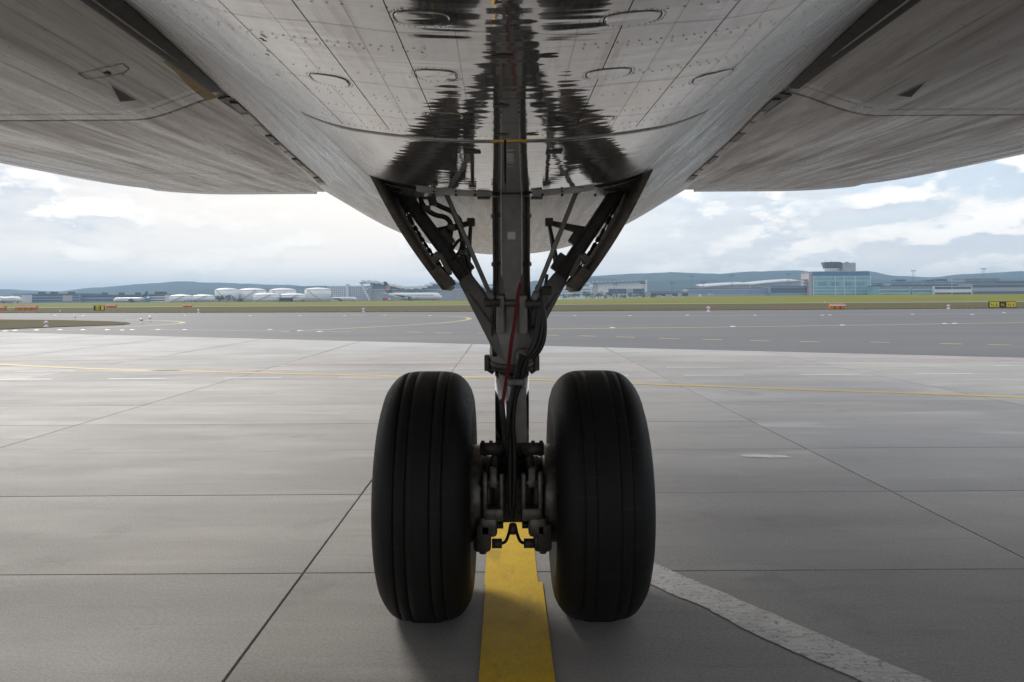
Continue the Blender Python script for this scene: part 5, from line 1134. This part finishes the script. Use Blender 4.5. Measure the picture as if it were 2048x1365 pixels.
# --- parked airliners
def jet(px, Y, L, heading, label, tail, wheel_z=1.6, engines=2, R_=None, z=GZ, emblem=False, tip=None):
    """nose towards local +x"""
    r = site('parked_airliner', px, Y, label, 'airliner', None, z); r.rotation_euler = (0, 0, heading); R_ = R_ or L * .05; zc = R_ + wheel_z
    pr = [(-.5, .04), (-.46, .12), (-.36, .42), (-.26, .78), (-.18, .97), (-.1, 1), (.38, 1), (.42, .95), (.455, .8), (.48, .55), (.493, .3), (.5, 0)]
    bm = BM(); lathe(bm, [(a * L, b * R_) for a, b in pr], (0, 0, zc), (1, 0, 0), 24)
    for v in bm.verts:
        t = v.co.x / L
        if t < -.1: v.co.z += R_ * .75 * sm(-.1, -.5, t)
        if t > .4: v.co.z -= R_ * .25 * sm(.4, .5, t)
    local('fuselage', bm, M['ac_white'], r, True)
    bm = BM(); H = L * .19; zt = zc + R_ * .9
    poly = [(-.475 * L, zt + H), (-.425 * L, zt + H), (-.30 * L, zt - R_ * .2), (-.43 * L, zt - R_ * .15)]
    prism(bm, poly, -.35, .35); local('tail_fin', bm, tail, r)
    if emblem:
        cx_, cz_ = -.405 * L, zt + H * .45
        for s_ in (-1, 1):
            bm = BM(); rod(bm, (cx_, s_ * .36, cz_), (cx_, s_ * .42, cz_), H * .22, n=24); e = local('emblem', bm, M['gold'], r)
            bm = BM(); rr = H * .22; yb = s_ * .44
            ring = [(cx_ + math.cos(t) * rr * .86, yb, cz_ + math.sin(t) * rr * .86) for t in [2*PI*k/24 for k in range(25)]]; tube(bm, ring, rr * .05, n=5, k=1)
            for q in ([(-.55, -.5), (-.1, -.1), (.2, .15), (.6, .35)], [(-.1, -.1), (-.5, .05), (-.65, .35)], [(.0, 0), (-.25, .3), (-.3, .6)], [(.1, .1), (.1, .4), (.2, .6)]):
                tube(bm, [(cx_ + a * rr, yb, cz_ + b * rr) for a, b in q], rr * .07, n=5, k=3)
            o = obj('bird_mark', bm, M['navy'], r)
    for s_ in (-1, 1):
        bm = BM(); a = [(.12, .8), (-.06, 8), (-.13, 8), (-.08, .8)]
        pts = [(.10 * L, s_ * R_ * .7, zc - R_ * .5), (-.13 * L, s_ * L * .46, zc + R_ * .45), (-.17 * L, s_ * L * .46, zc + R_ * .45), (-.12 * L, s_ * R_ * .7, zc - R_ * .5)]
        up = [bm.verts.new(Vector(p) + Vector((0, 0, L * (.012 if i in (0, 3) else .003)))) for i, p in enumerate(pts)]; dn = [bm.verts.new(p) for p in pts]; bm.faces.new(up); bm.faces.new(dn)
        for i in range(4): bm.faces.new((dn[i], dn[(i+1) % 4], up[(i+1) % 4], up[i]))
        local('wing', bm, M['b_grey'], r)
        bm = BM(); pts = [(-.38 * L, s_ * R_ * .3, zc + R_ * .75), (-.46 * L, s_ * L * .17, zc + R_ * 1.1), (-.49 * L, s_ * L * .17, zc + R_ * 1.1), (-.47 * L, s_ * R_ * .2, zc + R_ * .75)]
        up = [bm.verts.new(Vector(p) + Vector((0, 0, .5))) for p in pts]; dn = [bm.verts.new(p) for p in pts]; bm.faces.new(up); bm.faces.new(dn)
        for i in range(4): bm.faces.new((dn[i], dn[(i+1) % 4], up[(i+1) % 4], up[i]))
        local('tailplane', bm, M['ac_white'], r)
        for e in range(engines // 2):
            y = s_ * L * (.15 + .13 * e); x = .06 * L - .09 * L * e; bm = BM(); er = L * .024; lathe(bm, [(x - er * 2.2, er * .5), (x - er, er * .9), (x + er, er), (x + er * 1.6, er * .85)], (0, y, zc - R_ * .72 + abs(y) * .04), (1, 0, 0), 16); local('engine', bm, M['b_grey'], r, 'auto')
        for k, zz in ((.25, .16), (.62, .16)) if engines == 4 else ((.35, .2),):
            n = 26; bm = BM()
            for i in range(n): x = lerp(-.2, .38, i / n) * L; box(bm, x, x + L * .011, s_ * R_ * .965 - .1, s_ * R_ * .965 + .1, zc + R_ * (k - zz / 2) * .6, zc + R_ * (k + zz / 2) * .6 + .2)
            o = local('cabin_window', bm, M['glass_dark'], r); o['kind'] = 'stuff'
    bm = BM(); 
    for x, y in ((.38, 0), (-.03, .07), (-.03, -.07)): box(bm, x * L - .6, x * L + .6, y * L - .5, y * L + .5, 0, zc - R_ * .6)
    local('undercarriage', bm, M['b_dark'], r)
    bm = BM(); box(bm, .452 * L, .478 * L, -R_ * .5, R_ * .5, zc + R_ * .16, zc + R_ * .40); local('cockpit_window', bm, M['glass_dark'], r)
    return r
jet(824, 860, 71, math.radians(-8), 'large white jet with a navy tail and a gold round emblem before the hangar', M['navy'], engines=4, R_=4.1, emblem=True, wheel_z=.8)
jet(262, 800, 36, math.radians(188), 'white jet with a navy tail parked left of the storage tanks, nose to the left', M['navy'], R_=2.3, wheel_z=.6)
jet(5, 760, 44, math.radians(-5), 'white jet cut by the left edge of the view, nose to the right', M['b_white'], R_=2.8, wheel_z=1.0)
jet(684, 820, 34, math.radians(-6), 'small grey jet with an orange and dark tail before the parking garage', M['b_brown'], R_=1.9, wheel_z=.8)
# low airport vehicles and loaders beside the right hangar
for i, (px, w_, lab) in enumerate(((1320, 7, 'grey service truck, leftmost of the row right of the pale hangar'), (1340, 9, 'grey service truck, second of the row right of the pale hangar'), (1362, 6, 'grey service truck with sloping box in the middle of its row'), (1386, 8, 'grey service truck under the tall mast'), (1402, 4, 'small white van among the grey service trucks'), (1424, 8, 'grey service truck, rightmost of the row below the silver roofs'))):
    r = site('service_truck', px, 820, lab, 'truck', 'service trucks parked by the field'); hh = 4.4 + (i * 7 % 3) * .9
    mm = M['b_white'] if 'white' in lab else M['b_grey']
    bm = BM(); bbox(bm, -w_ / 2, w_ / 2 - 2.2, -1.3, 1.3, 1.0, hh, .15); local('body', bm, mm, r); bm = BM(); bbox(bm, w_ / 2 - 2.1, w_ / 2, -1.2, 1.2, .8, 3.0, .3); local('cab', bm, M['b_white'], r)
    for x in (-w_ / 2 + 1.2, w_ / 2 - 1.1):
        for y in (-1.2, 1.2): bm = BM(); rod(bm, (x, y - .2, .55), (x, y + .2, .55), .55, n=12); local('wheel', bm, M['black'], r)
    block(r, 'windscreen', w_ / 2 - .25, w_ / 2 + .03, -1.0, 1.0, 1.9, 2.7, M['glass_dark'])
r = site('fire_truck', 772, 830, 'red service truck by the tail of the large white jet', 'truck'); bm = BM(); bbox(bm, -3.6, 2.5, -1.3, 1.3, .9, 3.4, .15); local('body', bm, mat('red_truck_paint', (.42, .03, .03), rough=.4), r); bm = BM(); bbox(bm, 2.55, 4.4, -1.2, 1.2, .8, 3.0, .2); local('cab', bm, M['b_white'], r)
for x in (-2.2, 3): bm = BM(); rod(bm, (x, -1.4, .55), (x, 1.4, .55), .55, n=12); local('axle', bm, M['black'], r)

# --- trees
def tree(px, Y, h, w, m, label, seed):
    rnd = random.Random(seed); r = site('tree', px, Y, label, 'tree', 'trees in front of the buildings')
    bm = BM(); rod(bm, (0, 0, 0), (rnd.uniform(-.3, .3), 0, h * .6), h * .035, h * .015, n=6)
    for k in range(3): t = rnd.uniform(0, 6); rod(bm, (0, 0, h * .35), (math.cos(t) * w * .3, math.sin(t) * w * .3, h * .65), h * .015, h * .006, n=5)
    local('trunk', bm, M['bark'], r)
    bm = BM(); cl = [(rnd.uniform(-.5, .5) * w, rnd.uniform(-.5, .5) * w, h * rnd.uniform(.4, .85), rnd.uniform(.18, .34) * min(w, h)) for _ in range(9)]
    for _ in range(420):
        cx_, cy_, cz_, cr = rnd.choice(cl); d_ = Vector((rnd.gauss(0, 1), rnd.gauss(0, 1), rnd.gauss(0, 1))).normalized() * cr * rnd.uniform(.6, 1.05); c = Vector((cx_, cy_, cz_)) + d_; c.z = max(.4, c.z)
        a = Vector((rnd.gauss(0, 1), rnd.gauss(0, 1), rnd.gauss(0, 1))).normalized() * h * .055; b = a.cross(Vector((rnd.gauss(0, 1), rnd.gauss(0, 1), rnd.gauss(0, 1)))).normalized() * h * .045
        bm.faces.new([bm.verts.new(c + q) for q in (-a, b, a, -b)])
    local('crown', bm, m, r)
for i, (px, h, w) in enumerate(((1112, 7, 9), (1133, 6, 9), (1150, 7.5, 9), (1172, 8.5, 10), (1190, 7, 9), (1208, 8, 10), (1228, 7, 9), (1248, 6.5, 9), (1268, 8, 10), (1287, 7.5, 9), (1305, 6, 8))):
    tree(px, 760 + (i * 37 % 60), h, w, M['leaf'], 'pale green bushy tree in the row before the pale hangar, number from gear side unclear' if False else ['pale green tree nearest the landing gear in the row before the pale hangar', 'second pale green tree from the landing gear', 'third pale green tree from the landing gear', 'fourth and tallest pale green tree from the landing gear', 'fifth pale green tree from the landing gear', 'pale green tree in the middle before the dark doorway of the pale hangar', 'pale green tree under the left half of the dark hangar doorway', 'lowest pale green tree under the grey hangar door leaf', 'pale green tree under the right half of the dark hangar doorway', 'pale green tree at the right corner of the pale hangar', 'small pale green tree just past the right corner of the pale hangar'][i], i)
for i, (px, h, w, lab) in enumerate(((438, 6.5, 7, 'dark bush in front of the leftmost tall tank'), (458, 6, 8, 'grey green bush between the first two tall tanks'), (477, 3.5, 6, 'low dark bush at the foot of the second tall tank'))):
    tree(px, 670, h, w, M['leaf_dark'], lab, 50 + i)

# ------------------------------------------------------------------ air
bm = BM(); box(bm, -6800, 6800, -480, 5700, -1.3, 122)
hz = obj('haze', bm, []); hz['kind'] = 'stuff'
hm = bpy.data.materials.new('haze_air'); hm.use_nodes = True; nt = hm.node_tree; nt.nodes.clear()
o_ = nd(nt, 'ShaderNodeOutputMaterial'); v_ = nd(nt, 'ShaderNodeVolumePrincipled'); v_.inputs['Color'].default_value = (0.50, 0.74, 1.0, 1); v_.inputs['Density'].default_value = 2.6e-4; v_.inputs['Anisotropy'].default_value = 0.2
nt.links.new(v_.outputs[0], o_.inputs['Volume']); hz.data.materials.append(hm)
